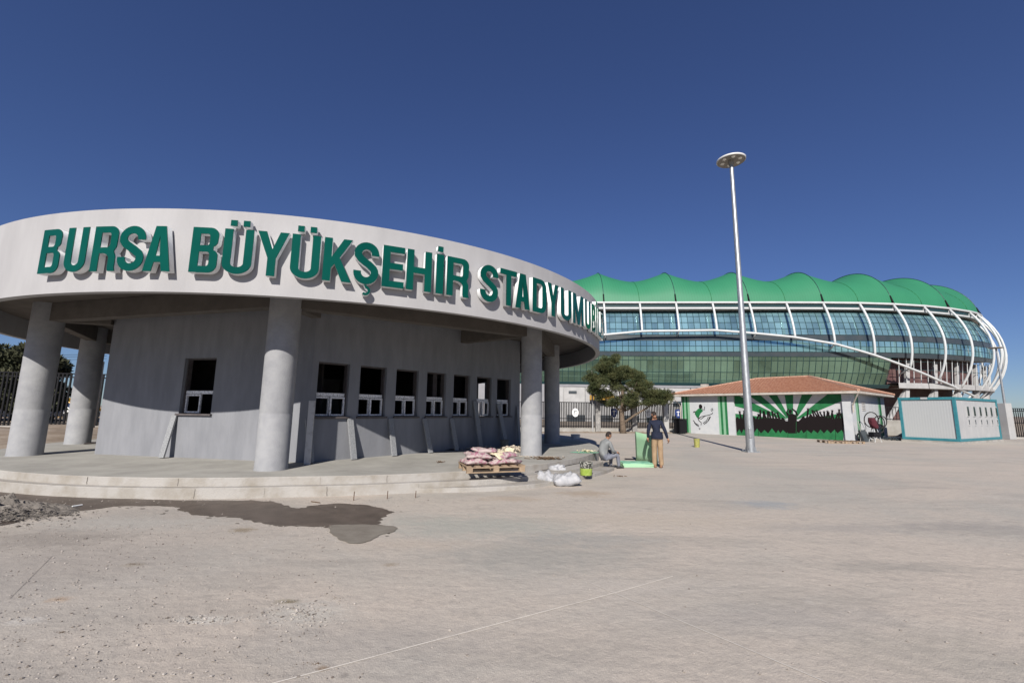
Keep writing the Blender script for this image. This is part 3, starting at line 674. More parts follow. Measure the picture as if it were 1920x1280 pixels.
# membrane roof: steep arches on every second rib, tented valleys between
def roofH(u, UM): return 9.3 * math.sin(PI * min(1, (u / UM)) ** .62) ** .92 if u > 0 else 0
UM = 34.0; UN = 26
def RP(s, u):
    p, n = Pn(s); ph = (s / (2 * step)) % 1.0; d = min(ph, 1 - ph) * 2   # 0 on an arch, 1 in a valley
    h = roofH(u, UM) * (1 - .25 * (1 - (1 - d) ** 1.55)) 
    q = p - n * (u + .2); return Vector((q.x, q.y, ZR + .55 + h))
rs = []
k = SMIN
per = 2 * step
k0 = int(SMIN // per); k1 = int(SMAX // per)
for kk in range(k0, k1 + 1):
    for t in range(12): rs.append((kk + t / 12) * per)
rs = [s for s in rs if SMIN < s < SMAX]
# each membrane bay is a part of its own
for kk in range(k0, k1 + 1):
    bay = [s for s in [(kk + t / 12) * per for t in range(13)] if SMIN < s < SMAX]
    if len(bay) < 3: continue
    mb = MB(); vs = [RP(s, UM * (i / UN) ** 1.5) for s in bay for i in range(UN + 1)]
    mb.add(vs, [(a * (UN + 1) + i, (a + 1) * (UN + 1) + i, (a + 1) * (UN + 1) + i + 1, a * (UN + 1) + i + 1) for a in range(len(bay) - 1) for i in range(UN)])
    o = sbuild(mb, 'roof_bay', 'roofgreen', True, fixn=False)
    s = kk * per
    if SMIN < s < SMAX:
        mb = MB(); mb.tube([RP(s, UM * (i / 30) ** 1.5) + Vector((0, 0, .06)) for i in range(29)], .07, 6); sbuild(mb, 'roof_arch', 'mullion', True)
        mb = MB(); mb.tube([RP(s, .25) + Vector((0, 0, .1)), SP(s, ZR, .1) + Vector((0, 0, .25))], .16, 6); sbuild(mb, 'arch_foot', 'black', True)
    s = (kk + .5) * per
    if SMIN < s < SMAX:
        mb = MB(); mb.tube([RP(s, UM * (i / 30) ** 1.5) + Vector((0, 0, .03)) for i in range(29)], .05, 5); sbuild(mb, 'valley_cable', 'mgreen', True)

# glazing
GO = -1.9
G_END = 60.5                                 # green lower glazing stops here
pw = 1.29
rows_blue = [23.3, 22.4, 21.0, 19.6, 18.25], [17.0, 15.8, 14.6]
rows_green = [13.6, 12.75, 10.3, 8.0]
def pane(s, z0, z1, g_=.045, tilt=0):
    a, b, c, d = SP(s + g_, z0 + g_, GO), SP(s + pw - g_, z0 + g_, GO), SP(s + pw - g_, z1 - g_, GO), SP(s + g_, z1 - g_, GO)
    _, n = Pn(s + pw / 2); n3 = Vector((n.x, n.y, 0)); j = lambda: n3 * random.uniform(-tilt, tilt)
    return [a + j(), b + j(), c + j(), d + j()]
first = {'glassgreen': [], 'glassblue': []}
s = -38 * pw
while s < SMAX - 30:
    for rows in (rows_blue[0], rows_blue[1]):
        for z1, z0 in zip(rows, rows[1:]):
            if s < 92: first['glassblue'].append((s, z0, z1))
    if s + pw <= G_END:
        for z1, z0 in zip(rows_green, rows_green[1:]): first['glassgreen'].append((s, z0, z1))
    s += pw
def drum_hidden(s): return s < -3
big = [p for p in first['glassgreen'] if not drum_hidden(p[0]) and p[2] - p[1] > 2][:110]
big_b = [p for p in first['glassblue'] if not drum_hidden(p[0]) and p[0] < 58 and (p[2] - p[1]) > 1.3][:130]
bigset = set(big) | set(big_b)
for p in big + big_b:
    mk = 'glassgreen' if p in big else 'glassblue'
    mb = MB(); mb.add(pane(*p, tilt=.005), [(0, 1, 2, 3)]); sbuild(mb, 'glass_pane', mk, fixn=False)
for mk, nm in (('glassgreen', 'green_glazing'), ('glassblue', 'blue_glazing')):
    mb = MB()
    for p in first[mk]:
        if p not in bigset: mb.add(pane(*p, tilt=.005), [(0, 1, 2, 3)])
    o = sbuild(mb, nm, mk, fixn=False); o['kind'] = 'stuff'
# mullion grid (thin real bars between the panes)
mb = MB(); s = -38 * pw
while s < 92:
    for rows in list(rows_blue) + ([rows_green] if s <= G_END + .1 else []):
        a = [SP(s, rows[-1] + (rows[0] - rows[-1]) * i / 4, GO + .05) for i in range(5)]
        mb.tube(a, .05, 4, cap=False)
    s += pw
for rows, e in ((rows_blue[0], 92), (rows_blue[1], 92), (rows_green, G_END)):
    for z in rows:
        sl = [q for q in [-49 + i * 2.58 for i in range(70)] if q < e] + [e]
        mb.tube([SP(q, z, GO + .05) for q in sl], .045, 4, cap=False)
o = sbuild(mb, 'mullion_grid', 'mullion', fixn=False); o['kind'] = 'stuff'
def band(z0, z1, off0, off1, s0, s1, name, m, th=None, n=90):
    mb = MB(); prev = None
    for i in range(n + 1):
        s = s0 + (s1 - s0) * i / n; a, b = SP(s, z0, off0), SP(s, z1, off1)
        if prev: mb.quad(prev[0], a, b, prev[1])
        prev = (a, b)
    return sbuild(mb, name, m, True, fixn=False)
band(17.0, 18.25, GO + .02, GO + .02, -50, 92, 'floor_band', 'spandrel'); band(13.6, 14.6, GO + .02, GO + .02, -50, 92, 'floor_band', 'spandrel')
band(23.3, 24.2, GO - .1, GO - .1, -50, 92, 'head_band', 'mullion'); band(7.3, 8.0, GO + .02, GO + .1, -50, G_END, 'glazing_sill', 'mullion')
# inside: floors, back wall, white columns behind the glass
for z in (17.6, 14.0, 8.2):
    mb = MB(); prev = None
    for i in range(91):
        s = -50 + 142 * i / 90; a, b = SP(s, z, GO - .15), SP(s, z, GO - 9)
        if prev: mb.quad(prev[0], a, b, prev[1])
        prev = (a, b)
    sbuild(mb, 'floor_slab', 'inner', fixn=False)
mb = MB(); prev = None
for i in range(91):
    s = -50 + 142 * i / 90; p, n = Pn(s); q = p - n * 8.5; a, b = Vector((q.x, q.y, 5)), Vector((q.x, q.y, 25))
    if prev: mb.quad(prev[0], a, b, prev[1])
    prev = (a, b)
sbuild(mb, 'inner_wall', 'inner', fixn=False)
for k in range(-6, 12):
    s = k * step + step * .36
    for z0, z1 in ((8.2, 13.3), (14.7, 16.9), (18.3, 22.6)):
        p = SP(s, z0, GO - 1.6); _, n = Pn(s); mb = MB()
        mb.box((p.x, p.y, (z0 + z1) / 2), (1.0, .5, z1 - z0), math.atan2(n.y, n.x) + PI / 2); sbuild(mb, 'inner_column', 'podwhite')
# right end: open concourse with white fins, edge beam and raking columns
def SV(s, z, off=0.0):        # vertical plane below the glass band
    p, n = Pn(s); q = p + n * (bz(12.6, s) + GO - .4 + off); return Vector((q.x, q.y, z))
mb = MB(); prev = None
for i in range(40):
    s = G_END + .3 + i * 1.3; a, b = SV(s, 8.0, -2.4), SV(s, 13.8, -2.4)
    if prev: mb.quad(prev[0], a, b, prev[1])
    prev = (a, b)
sbuild(mb, 'concourse_wall', 'maroon', fixn=False)
for i in range(23):
    s = G_END + 1.2 + i * 1.75; mb = MB(); mb.tube([SV(s, 8.2, -.5), SV(s, 13.6, 0)], .07, 6); sbuild(mb, 'concourse_fin', 'steelwhite')
for z in (11.2, 13.0):
    mb = MB(); mb.tube([SV(G_END + .5 + i * 2, z, -.25) for i in range(20)], .07, 6); sbuild(mb, 'concourse_rail', 'mullion')
for i in range(6):
    s0_ = G_END + .4 + i * 7.2; mb = MB(); prev = None
    for j in range(5):
        s = s0_ + 7.05 * j / 4; a, b, c, d = SV(s, 7.3, .1), SV(s, 8.4, .1), SV(s, 8.4, -2.5), SV(s, 7.3, -2.5)
        if prev: mb.quad(prev[0], a, b, prev[1]); mb.quad(prev[1], b, c, prev[2]); mb.quad(prev[0], prev[3], d, a)
        prev = (a, b, c, d)
    sbuild(mb, 'edge_beam', 'podwhite', fixn=False)
    sm = s0_ + 3.6
    def prop(b0, t0, w0, w1, name):
        p, n = Pn(sm); t3 = Vector((-n.y, n.x, 0)); n3 = Vector((n.x, n.y, 0)); m_ = MB()
        vs = [b0 - t3 * w0, b0 + t3 * w0, t0 + t3 * w1, t0 - t3 * w1]; bk = [v - n3 * .6 for v in vs]
        m_.add(vs + bk, [(0, 1, 2, 3), (7, 6, 5, 4), (0, 4, 5, 1), (1, 5, 6, 2), (2, 6, 7, 3), (3, 7, 4, 0)]); sbuild(m_, name, 'podwhite')
    prop(SV(sm - 2.0, 0, -.6), SV(sm + .3, 13.2, -.7), .55, .32, 'raking_column')
    prop(SV(sm - 6.0, 0, -.9), SV(sm - .4, 7.3, -.9), .5, .35, 'raking_brace')
# white splayed fins at the far right end
for i in range(2):
    sm = 96 + i * 5.5; p, n = Pn(sm); t3 = Vector((-n.y, n.x, 0)); b0, t0 = SV(sm - 3, 3, -1), SV(sm, 13.4, -.5); mb = MB()
    mb.add([b0 - t3 * 2.2, b0 + t3 * .5, t0 + t3 * .9, t0 - t3 * .2], [(0, 1, 2, 3)]); mb.add([v - Vector((n.x, n.y, 0)) * .5 for v in (b0 - t3 * 2.2, b0 + t3 * .5, t0 + t3 * .9, t0 - t3 * .2)], [(3, 2, 1, 0)]); sbuild(mb, 'end_fin', 'podwhite')
# ground storey: set-back grey wall, white piers, dark doorways
def sbox(cx, cy, cz, dx, dy, dz, name, m, rz=0): mb = MB(); mb.box((cx, cy, cz), (dx, dy, dz), rz); return sbuild(mb, name, m)
band(7.2, 7.3, GO + .1, GO - 9, -50, G_END, 'underside', 'maroon')
sbox(-2, 92.3, 3.6, 136, .4, 7.2, 'ground_wall', 'podium')
mb = MB(); prev = None
for i in range(44):
    s = G_END - 4 + i * 1.3; a, b = SV(s, 0, -7), SV(s, 8.4, -7)
    if prev: mb.quad(prev[0], a, b, prev[1])
    prev = (a, b)
sbuild(mb, 'ground_wall', 'maroon', fixn=False)
sbox(24, 78.4, 3.0, 34, .3, 6.0, 'ground_annex', 'podwhite'); sbox(24, 83, 6.05, 34.4, 9.5, .25, 'annex_roof', 'podium')
for sgn in (-1, 1): sbox(24 + sgn * 16.9, 83, 3, .3, 9, 6, 'annex_side', 'podium')
for k in range(8): sbox(8.6 + 4.6 * k, 77.9, 2.95, .75, .6, 5.9, 'ground_pier', 'podwhite')
for k in range(6): sbox(11.4 + 4.6 * k, 78.2, .55, 3.6, .1, 1.1, 'dark_opening', 'spandrel')
for k in (1, 2, 4): sbox(11.4 + 4.6 * k, 78.2, 3.2, 3.2, .1, .9, 'window_strip', 'spandrel')
for k in (0, 3): sbox(10.7 + 4.6 * k, 78.2, 5.0, 1.4, .1, .45, 'vent_slot', 'spandrel')
sbox(15.6, 77.3, 4.1, 4.2, .12, .8, 'gate_sign', 'sign')

# ================================================================== KIOSK with mural
KA = Vector((14.9, 39.4)); KB = Vector((22.7, 30.0)); KL = (KB - KA).length
kf = (KB - KA).normalized(); kg = Vector((-kf.y, kf.x)); KD = 9.0
ko = thing('painted_kiosk', 'low white outbuilding with clay tile hip roof and green and white sunburst mural', 'building', (*KA, 0), math.atan2(kf.y, kf.x))
KZ = 3.12
def kb(mb, name, m, **k): return mb.build(name, m, ko, **k)
RX0, RX1 = on_wall(KA, KB, 1375, 746)[0], on_wall(KA, KB, 1579, 760)[0]
mb = MB(); mb.box((RX0 / 2, .15, KZ / 2), (RX0, .3, KZ)); kb(mb, 'wall', 'kiosk')
mb = MB(); mb.box(((RX1 + KL) / 2, .15, KZ / 2), (KL - RX1, .3, KZ)); kb(mb, 'wall', 'kiosk')
mb = MB(); mb.box(((RX0 + RX1) / 2, .22, KZ / 2), (RX1 - RX0 - .004, .10, KZ)); kb(mb, 'wall', 'mwhite')
mb = MB(); mb.box((KL - .15, KD / 2 + .152, KZ / 2), (.3, KD - .3, KZ)); kb(mb, 'wall', 'kiosk')
mb = MB(); mb.box((.15, KD / 2 + .152, KZ / 2), (.3, KD - .3, KZ)); kb(mb, 'wall', 'kiosk')
mb = MB(); mb.box((KL / 2, KD + .152, KZ / 2), (KL, .3, KZ)); kb(mb, 'wall', 'kiosk')
# roof
ov = .62; ez = KZ + .02; rz_ = 4.68
e0, e1, e2, e3 = Vector((-ov, -ov)), Vector((KL + ov, -ov)), Vector((KL + ov, KD + ov)), Vector((-ov, KD + ov))
rA, rB = Vector((4.6, KD / 2 + .2)), Vector((KL - 3.7, KD / 2 + .2))
mb = MB(); mb.box((KL / 2, KD / 2, ez + .06), (KL + 2 * ov, KD + 2 * ov, .15)); kb(mb, 'eave_board', 'eave', bevel=.01)
ez2 = ez + .14
mb = MB()
def roof_face(a, b, c, d):      # eave a->b, ridge d->c ; rows of overlapping tiles as real steps and humps
    rows = 26
    for r in range(rows):
        t0, t1 = r / rows, (r + 1) / rows
        p0, p1 = a.lerp(d, t0), b.lerp(c, t0); q0, q1 = a.lerp(d, t1), b.lerp(c, t1)
        ln = (p1 - p0).length; n = max(2, int(ln / .24)) * 2
        nrm = (b - a).cross(d - a).normalized(); nrm = nrm if nrm.z > 0 else -nrm
        j = random.uniform(-.004, .004)
        vs = []
        for i in range(n + 1):
            u = i / n; hmp = (.045 if i % 2 else 0.0) + random.uniform(-.004, .004)
            vs += [p0.lerp(p1, u) + nrm * (.055 + hmp + j), q0.lerp(q1, u) + nrm * (.012 + hmp * .8 + j), p0.lerp(p1, u) + nrm * (.0 + hmp * .5)]
        mb.add(vs, [(i * 3, i * 3 + 3, i * 3 + 4, i * 3 + 1) for i in range(n)] + [(i * 3 + 2, i * 3 + 5, i * 3 + 3, i * 3) for i in range(n)])
V3 = lambda v, z: Vector((v.x, v.y, z))
E_ = [V3(e, ez2) for e in (e0, e1, e2, e3)]; RA_, RB_ = V3(rA, rz_), V3(rB, rz_)
roof_face(E_[0], E_[1], RB_, RA_); roof_face(E_[2], E_[3], RA_, RB_); roof_face(E_[1], E_[2], RB_, RB_ + Vector((.001, .001, 0))); roof_face(E_[3], E_[0], RA_, RA_ + Vector((.001, .001, 0)))
o = kb(mb, 'roof_tiles', 'tile', fixn=False); o['kind'] = 'stuff'
def ridge_line(a, b):
    n = int((b - a).length / .4)
    for i in range(n):
        m_ = MB(); p, q = a.lerp(b, i / n), a.lerp(b, (i + 1.08) / n); m_.tube([p + Vector((0, 0, .05)), q + Vector((0, 0, .065))], [.10, .085], 6); kb(m_, 'ridge_tile', 'ridge')
for a, b in ((RA_, RB_), (E_[1], RB_), (E_[0], RA_), (E_[2], RB_)): ridge_line(a, b)
mb = MB(); mb.tube([(KL + ov - .05, -ov + .05, ez), (KL + .1, -.07, KZ - .75), (KL + .1, -.07, 1.9)], .045, 8); kb(mb, 'downpipe', 'eave')
mb = MB(); mb.tube([(-ov + .05, -ov + .05, ez), (-.06, -.07, KZ - .8), (-.06, -.07, .1)], .045, 8); kb(mb, 'downpipe', 'eave')
mb = MB(); mb.box((1.2, 2.0, 4.0), (.5, .5, .5)); kb(mb, 'roof_vent', 'eave')
# painted pieces: thin sheets a few mm proud of the wall they are painted on
yW = -.004; yR = .166
def wpx(x, y, lim=None):
    # project on the recessed mural plane or the outer face
    off = (yR if lim else yW); A = KA + kg * off; B = KB + kg * off
    u, z = on_wall(A, B, x, y)
    if lim: u = max(RX0 + .01, min(RX1 - .01, u)); z = max(.02, min(KZ - .01, z))
    return u, z
def paint(pts, name, m, layer=1, rec=True):
    y = (yR if rec else yW) - .004 * layer
    q = [wpx(x, yy, rec) for x, yy in pts]
    mb = MB(); mb.add([(u, y, z) for u, z in q], [tuple(range(len(q)))]); o = mb.build(name, m, ko, fixn=False)
    bm = bmesh.new(); bm.from_mesh(o.data); bmesh.ops.triangulate(bm, faces=bm.faces); bm.to_mesh(o.data); bm.free(); return o
rays = [[(1373, 742), (1386, 742), (1478, 788), (1370, 761)], [(1370, 775), (1470, 786), (1470, 792), (1370, 792)], [(1404, 738), (1426, 738), (1476, 784), (1468, 784)], [(1441, 738), (1457, 738), (1481, 785), (1475, 783)],
        [(1471, 737), (1487, 737), (1487, 780), (1478, 780)], [(1503, 736), (1523, 735), (1493, 785), (1489, 783)], [(1551, 735), (1582, 735), (1582, 751), (1496, 786), (1492, 785)], [(1582, 774), (1582, 792), (1500, 792), (1500, 787)]]
for r in rays: paint(r, 'mural_ray', 'mgreen', 1)
random.seed(4)
crowd = [(1374, 784)]
x = 1376
while x < 1580:
    if 1470 < x < 1500: crowd += [(x, 789)]; x += 6; continue
    b = 786 - random.uniform(0, 3) - (4 if 1510 < x < 1545 else 0)
    if random.random() < .62:
        l = random.uniform(7, 15); sk = random.uniform(-4, 4)
        crowd += [(x - .6, b), (x + sk - .9, b - l), (x + sk - 2.2, b - l - 2.6), (x + sk + .2, b - l - 1.4), (x + sk + .6, b - l - 4.0), (x + sk + 1.5, b - l - 1.0), (x + sk + 3.2, b - l - 2.6), (x + sk + 2.3, b - l + 1), (x + 3.2, b)]
        x += random.uniform(3.5, 6.5)
    else:
        crowd += [(x, b), (x + 1, b - 2.5), (x + 3, b - 3.6), (x + 5, b - 2.2), (x + 6, b)]; x += random.uniform(6.5, 9)
crowd += [(1582, 786), (1582, 812)]
x = 1578; t = 0
while x > 1378: crowd.append((x, 812 if t % 2 else 804 + random.uniform(-2, 2))); x -= random.uniform(4, 8); t += 1
crowd += [(1374, 806)]
paint(crowd, 'mural_crowd', 'mblack', 3)
paint([(1478, 812), (1477.5, 780), (1480, 776), (1484, 775), (1489, 776), (1494, 779), (1495, 812)], 'mural_figure', 'mblack', 4)
paint([(1482 + 3.2 * math.cos(a), 771 + 4 * math.sin(a)) for a in [i * PI / 5 for i in range(10)]], 'mural_head', 'mblack', 5)
paint([(1476, 780), (1474, 772), (1478, 765), (1479.5, 766.5), (1476.5, 772), (1480, 777)], 'mural_arm', 'mblack', 5)
paint([(1494, 779), (1491, 772), (1484.5, 766), (1485.5, 764.5), (1493, 770), (1497, 778)], 'mural_arm', 'mblack', 5)
grass = [(1374, 830), (1374, 802)]
x = 1378; t = 0
while x < 1576: grass.append((x, (798 if t % 2 else 801) + (x - 1374) * .01)); x += random.uniform(5, 9); t += 1
grass += [(1582, 806), (1582, 832)]
paint(grass, 'mural_grass', 'mgreen', 2)
for xx in (1423, 1478, 1493, 1512, 1567):
    paint([(xx, 790), (xx + .6, 790), (xx + .6, 830), (xx, 830)], 'gate_seam', 'mblack' if xx != 1493 else 'mgreen', 6)
paint([(1374, 789), (1374, 797), (1470, 798), (1582, 800), (1582, 790), (1480, 789)], 'mural_crowd', 'mblack', 2)
# stripes and player on the outer face
for a, b, mk in ((1280, 1283.5, 'mgreen'), (1283.5, 1287, 'mlight'), (1287, 1290, 'mgreen'), (1290, 1294, 'mlight'), (1347.5, 1351.5, 'mlight'), (1351.5, 1355.5, 'mgreen'), (1355.5, 1360, 'mlight'), (1360, 1364.5, 'mgreen')):
    u0, u1 = wpx(a, 780)[0], wpx(b, 780)[0]
    mb = MB(); y = yW - .002; mb.quad((u0, y, .02), (u1, y, .02), (u1, y, KZ - .03), (u0, y, KZ - .03)); kb(mb, 'painted_stripe', mk, fixn=False)
def C6(pts): return [(x / 6 + 1240, y / 6 + 660) for x, y in pts]
def stroke6(pts, w=7): return C6(ribbon(pts, w))
paint(C6([(425, 590), (445, 585), (460, 600), (462, 625), (448, 640), (430, 636), (422, 615)]), 'player_head', 'mblack', 2, False)
paint(C6([(385, 665), (420, 632), (455, 640), (470, 660), (440, 690), (420, 740), (400, 735), (375, 690)]), 'player_shirt', 'mgreen', 2, False)
for st in ([(460, 640), (485, 650), (488, 610)], [(390, 665), (355, 680), (372, 662)], [(420, 740), (450, 725), (510, 712), (545, 705), (575, 690), (578, 678)], [(415, 742), (450, 750), (500, 712)], [(410, 740), (428, 775), (450, 790), (448, 820)], [(560, 640), (575, 632), (582, 650), (568, 662), (558, 648)], [(360, 765), (385, 800), (420, 820)], [(372, 790), (395, 818), (425, 835)], [(470, 800), (510, 770), (530, 725)], [(480, 812), (525, 775), (548, 720)], [(425, 850), (432, 870), (440, 855)], [(500, 800), (535, 765), (556, 725)]):
    paint(stroke6(st, 7), 'player_line', 'mblack', 3, False)
# right hand wall stripes and louvre
for px0, px1, mk in ((1607, 1611, 'mlight'), (1611, 1613, 'mgreen'), (1649.5, 1651.5, 'mlight'), (1651.5, 1655, 'mgreen')):
    KC = KB + kg * KD; u0, u1 = on_wall(KB, KC, px0, 790)[0], on_wall(KB, KC, px1, 790)[0]
    mb = MB(); mb.quad((KL + .004, u0, .02), (KL + .004, u1, .02), (KL + .004, u1, KZ - .03), (KL + .004, u0, KZ - .03)); kb(mb, 'painted_stripe', mk, fixn=False)
for i in range(6):
    mb = MB(); mb.box((KL + .015, 3.0, 2.05 + i * .12), (.05, .85, .03)); kb(mb, 'louvre_slat', 'eave')

# ================================================================== SANITARY CABIN
cM = Vector((28.27, 28.56)); cg = Vector((.87, .5)).normalized(); cf = Vector((-cg.y, cg.x)); CL, CD, CZ = 8.1, 2.93, 2.93
cab = thing('sanitary_cabin', 'white portable toilet cabin with turquoise frame and six narrow windows', 'cabin', (*cM, 0), math.atan2(cg.y, cg.x))
def cb(mb, name, m, **k): return mb.build(name, m, cab, **k)
mb = MB(); mb.box((CL / 2, CD / 2, .06), (CL + .1, CD + .1, .12)); cb(mb, 'base_slab', 'plinth')
fr = .16
for x, y in ((fr / 2, fr / 2), (CL - fr / 2, fr / 2), (fr / 2, CD - fr / 2), (CL - fr / 2, CD - fr / 2)):
    mb = MB(); mb.box((x, y, CZ / 2 + .12), (fr, fr, CZ - .24)); cb(mb, 'corner_post', 'teal', bevel=.01)
for z in (.21, CZ - .08):
    h = .17
    for c, d in (((CL / 2, fr / 2 - .004, z), (CL + .02, fr, h)), ((CL / 2, CD - fr / 2 + .004, z), (CL + .02, fr, h)), ((fr / 2 - .006, CD / 2, z), (fr, CD - .02, h - .004)), ((CL - fr / 2 + .006, CD / 2, z), (fr, CD - .02, h - .004))):
        mb = MB(); mb.box(c, d); cb(mb, 'frame_rail', 'teal', bevel=.01)
mb = MB(); mb.box((CL / 2, CD / 2, CZ - .04), (CL - .3, CD - .3, .1)); cb(mb, 'roof', 'cabin')
# corrugated end wall
mb = MB(); n = 74
pts = [(  .06 + (.0025 if (i // 2) % 2 else 0), fr + (CD - 2 * fr) * i / n) for i in range(n + 1)]
for (a, b), (c, d) in zip(pts, pts[1:]): mb.quad((a, b, .29), (c, d, .29), (c, d, CZ - .16), (a, b, CZ - .16))
cb(mb, 'end_wall', 'cabgrey', fixn=False)
mb = MB(); mb.box((CL / 2, CD - .1, 1.5), (CL - 2 * fr, .08, CZ - .45)); cb(mb, 'back_wall', 'cabin')
mb = MB(); mb.box((CL - .1, CD / 2, 1.5), (.08, CD - 2 * fr, CZ - .45)); cb(mb, 'end_wall', 'cabin')
NP = 7; w = (CL - 2 * fr) / NP
for i in range(NP):
    mb = MB(); mb.box((fr + w * (i + .5), .09, (CZ + .13) / 2), (w - .03, .06, CZ - .45)); cb(mb, 'wall_panel', 'cabin', bevel=.008)
    mb = MB(); mb.box((fr + w * i, .085, (CZ + .13) / 2), (.026, .04, CZ - .46)); cb(mb, 'panel_joint', 'cabgrey')
wx = [on_wall(cM, cM + cg, x / 5.333 + 1560, 770)[0] for x in (1365, 1428, 1487, 1543, 1595, 1647)]
for x in wx:
    mb = MB(); mb.box((x, .045, 2.05), (.42, .05, .72)); wf = cb(mb, 'window', 'cabin')
    mb = MB(); mb.box((x, .012, 2.05), (.27, .02, .60)); o = mb.build('window_glass', 'winglass', wf)
    mb = MB(); mb.box((x, .05, 1.33), (.36, .03, .46)); h = cb(mb, 'vent_hatch', 'cabin')
    mb = MB(); mb.box((x - .03, .025, 1.45), (.14, .03, .05)); mb.box((x - .03, .025, 1.33), (.04, .03, .26)); mb.build('hatch_mark', 'spandrel', h)
mb = MB(); mb.box((-.02, CD * .52, CZ - .06), (.03, .35, .13)); cb(mb, 'nameplate', 'cabin')

# ================================================================== FENCES
def bar_mesh(h, w=.04):
    mb = MB(); mb.box((0, 0, h / 2), (w, w, h)); return mb.mesh('bar')
def fence(A, B, zb, h, pitch_, label, posts=(), rails=(.04, .62, 1.0), badges=(), post_m='greycon', bw=.04):
    A, B = Vector(A), Vector(B); d = (B - A); L = d.length; f = thing('railing_fence', label, 'fence', (A.x, A.y, zb), math.atan2(d.y, d.x))
    bm_ = bar_mesh(h, bw); n = int(L / pitch_)
    bm_.materials.append(M['black'])
    for i in range(n + 1):
        if i < 280: o = link('bar', bm_, None, f, (i * pitch_ + random.uniform(-.004, .004), 0, 0))
    if n >= 280:
        mb = MB()
        for i in range(280, n + 1): mb.box((i * pitch_, 0, h / 2), (.028, .028, h))
        mb.build('bars_beyond', 'black', f)['kind'] = 'stuff'
    for r in rails: mb = MB(); mb.box((L / 2, 0, r * h if r < 1 else h), (L, .05, .06)); mb.build('rail', 'black', f)
    return f, d.normalized()
# right-centre fence on a concrete plinth
FA, FB = Vector((-14, 36.2)), Vector((15.3, 39.6)); fd = (FB - FA).normalized(); fn = Vector((-fd.y, fd.x))
mb = MB(); mb.box((*(FA + FB) / 2, .17), ((FB - FA).length, .3, .36), math.atan2(fd.y, fd.x)); pw_ = mb.build('fence_plinth', 'plinth', bevel=.015)
tag(pw_, 'low pale concrete kerb wall under the black railings behind the pine', 'wall')
f1, _ = fence(FA, FB, .36, 2.13, .145, 'black vertical bar railings with round club badges behind the pine tree', rails=(.06, .36, 1.0), bw=.065)
def badge(px, kind):
    u, z = on_wall(FA, FB, px, 774)
    mb = MB(); n = 20; r = .33
    if kind == 'w':
        vs = [(u + r * .85 * math.cos(2 * PI * k / n), -.05, 1.27 + r * 1.1 * math.sin(2 * PI * k / n)) for k in range(n)]; mk, ik = 'badge', 'spandrel'
    else:
        vs = [(u - .27, -.05, 1.6), (u, -.05, 1.66), (u + .27, -.05, 1.6), (u + .27, -.05, 1.2), (u + .15, -.05, .98), (u, -.05, .88), (u - .15, -.05, .98), (u - .27, -.05, 1.2)]; mk, ik = 'badgeb', 'badge'
    k = len(vs); vs2 = [(a, b + .03, c) for a, b, c in vs]
    mb.add(vs + vs2, [tuple(range(k)), tuple(range(2 * k - 1, k - 1, -1))] + [(i, k + i, k + (i + 1) % k, (i + 1) % k) for i in range(k)])
    bo = mb.build('badge', mk, f1)
    m2 = MB()
    if kind == 'w':
        for a in (-.12, .02): m2.box((u + a + .05, -.056, 1.2), (.035, .006, .3), 0)
        m2.box((u + .02, -.056, 1.42), (.22, .006, .06)); m2.box((u - .1, -.056, 1.33), (.06, .006, .12))
    else:
        m2.box((u, -.056, 1.3), (.06, .006, .42)); m2.box((u, -.056, 1.42), (.26, .006, .05)); m2.box((u, -.056, 1.12), (.16, .006, .05))
    m2.build('badge_motif', ik, bo)
badge(1078.5, 'w'); badge(1151, 'b'); badge(1215, 'w'); badge(1271, 'b')
def post(px, py_top, label, m='greycon', w=.42, off=-.25, h=None, taper=.05):
    u, _ = on_wall(FA, FB, px, 790); p = FA + fd * u + fn * off; z = h or on_wall(FA + fn * off, FB + fn * off, px, py_top)[1]
    mb = MB(); mb.box((0, 0, z / 2), (w, w * .8, z)); o = mb.build('concrete_post', m, None, loc=(p.x, p.y, 0), rz=math.atan2(fd.y, fd.x), bevel=.02)
    tag(o, label, 'post'); return o
post(1119, 742, 'rough dark grey concrete post between the railings, left of the pine tree', 'greycon', .42)
post(1187, 740, 'thick concrete post directly behind the pine trunk', 'greycon', .42)
post(1246, 740, 'pale concrete post in the railings above the head of the standing man', 'podwhite', .42)
mb = MB(); mb.tube([(0, 0, 0), (0, 0, 5.2)], .06, 8); u, _ = on_wall(FA, FB, 1108, 790); p = FA + fd * u + fn * -.5
tag(mb.build('slim_pole', 'podwhite', loc=(p.x, p.y, 0)), 'slim white pole just left of the dark concrete fence post', 'pole')
mb = MB(); mb.box((0, 0, .62), (.9, .7, 1.1)); mb.box((0, -.02, 1.2), (.98, .8, .1)); q = at(1271, 812)
bn = thing('waste_bin', 'black bin against the railings beside the left end of the painted kiosk', 'bin', (q.x - .1, q.y - .9, 0), .4)
mb = MB(); mb.box((0, 0, .6), (.85, .65, 1.08)); mb.build('bin_body', 'black', bn, bevel=.02); mb = MB(); mb.box((0, 0, 1.19), (.92, .72, .08)); mb.build('lid', 'black', bn)
# railings right of the cabin
f2, _ = fence((34.4, 37.2), (50, 34.3), .12, 2.25, .14, 'black railings at the right edge behind the pale concrete post', rails=(.05, .5, .92, 1.0))
mb = MB(); mb.box((*((Vector((34.4, 37.2)) + Vector((50, 34.3))) / 2), .06), (15.9, .3, .13), math.atan2(-2.9, 15.6)); tag(mb.build('fence_plinth', 'plinth'), 'low concrete kerb under the railings at the right edge', 'wall')
q = at(1893, 823); mb = MB(); mb.box((0, 0, 1.38), (.66, .5, 2.76)); tag(mb.build('concrete_post', 'podwhite', loc=(q.x, q.y, 0), rz=.2, bevel=.02), 'thick pale concrete gate post at the right edge beside the cabin', 'post')
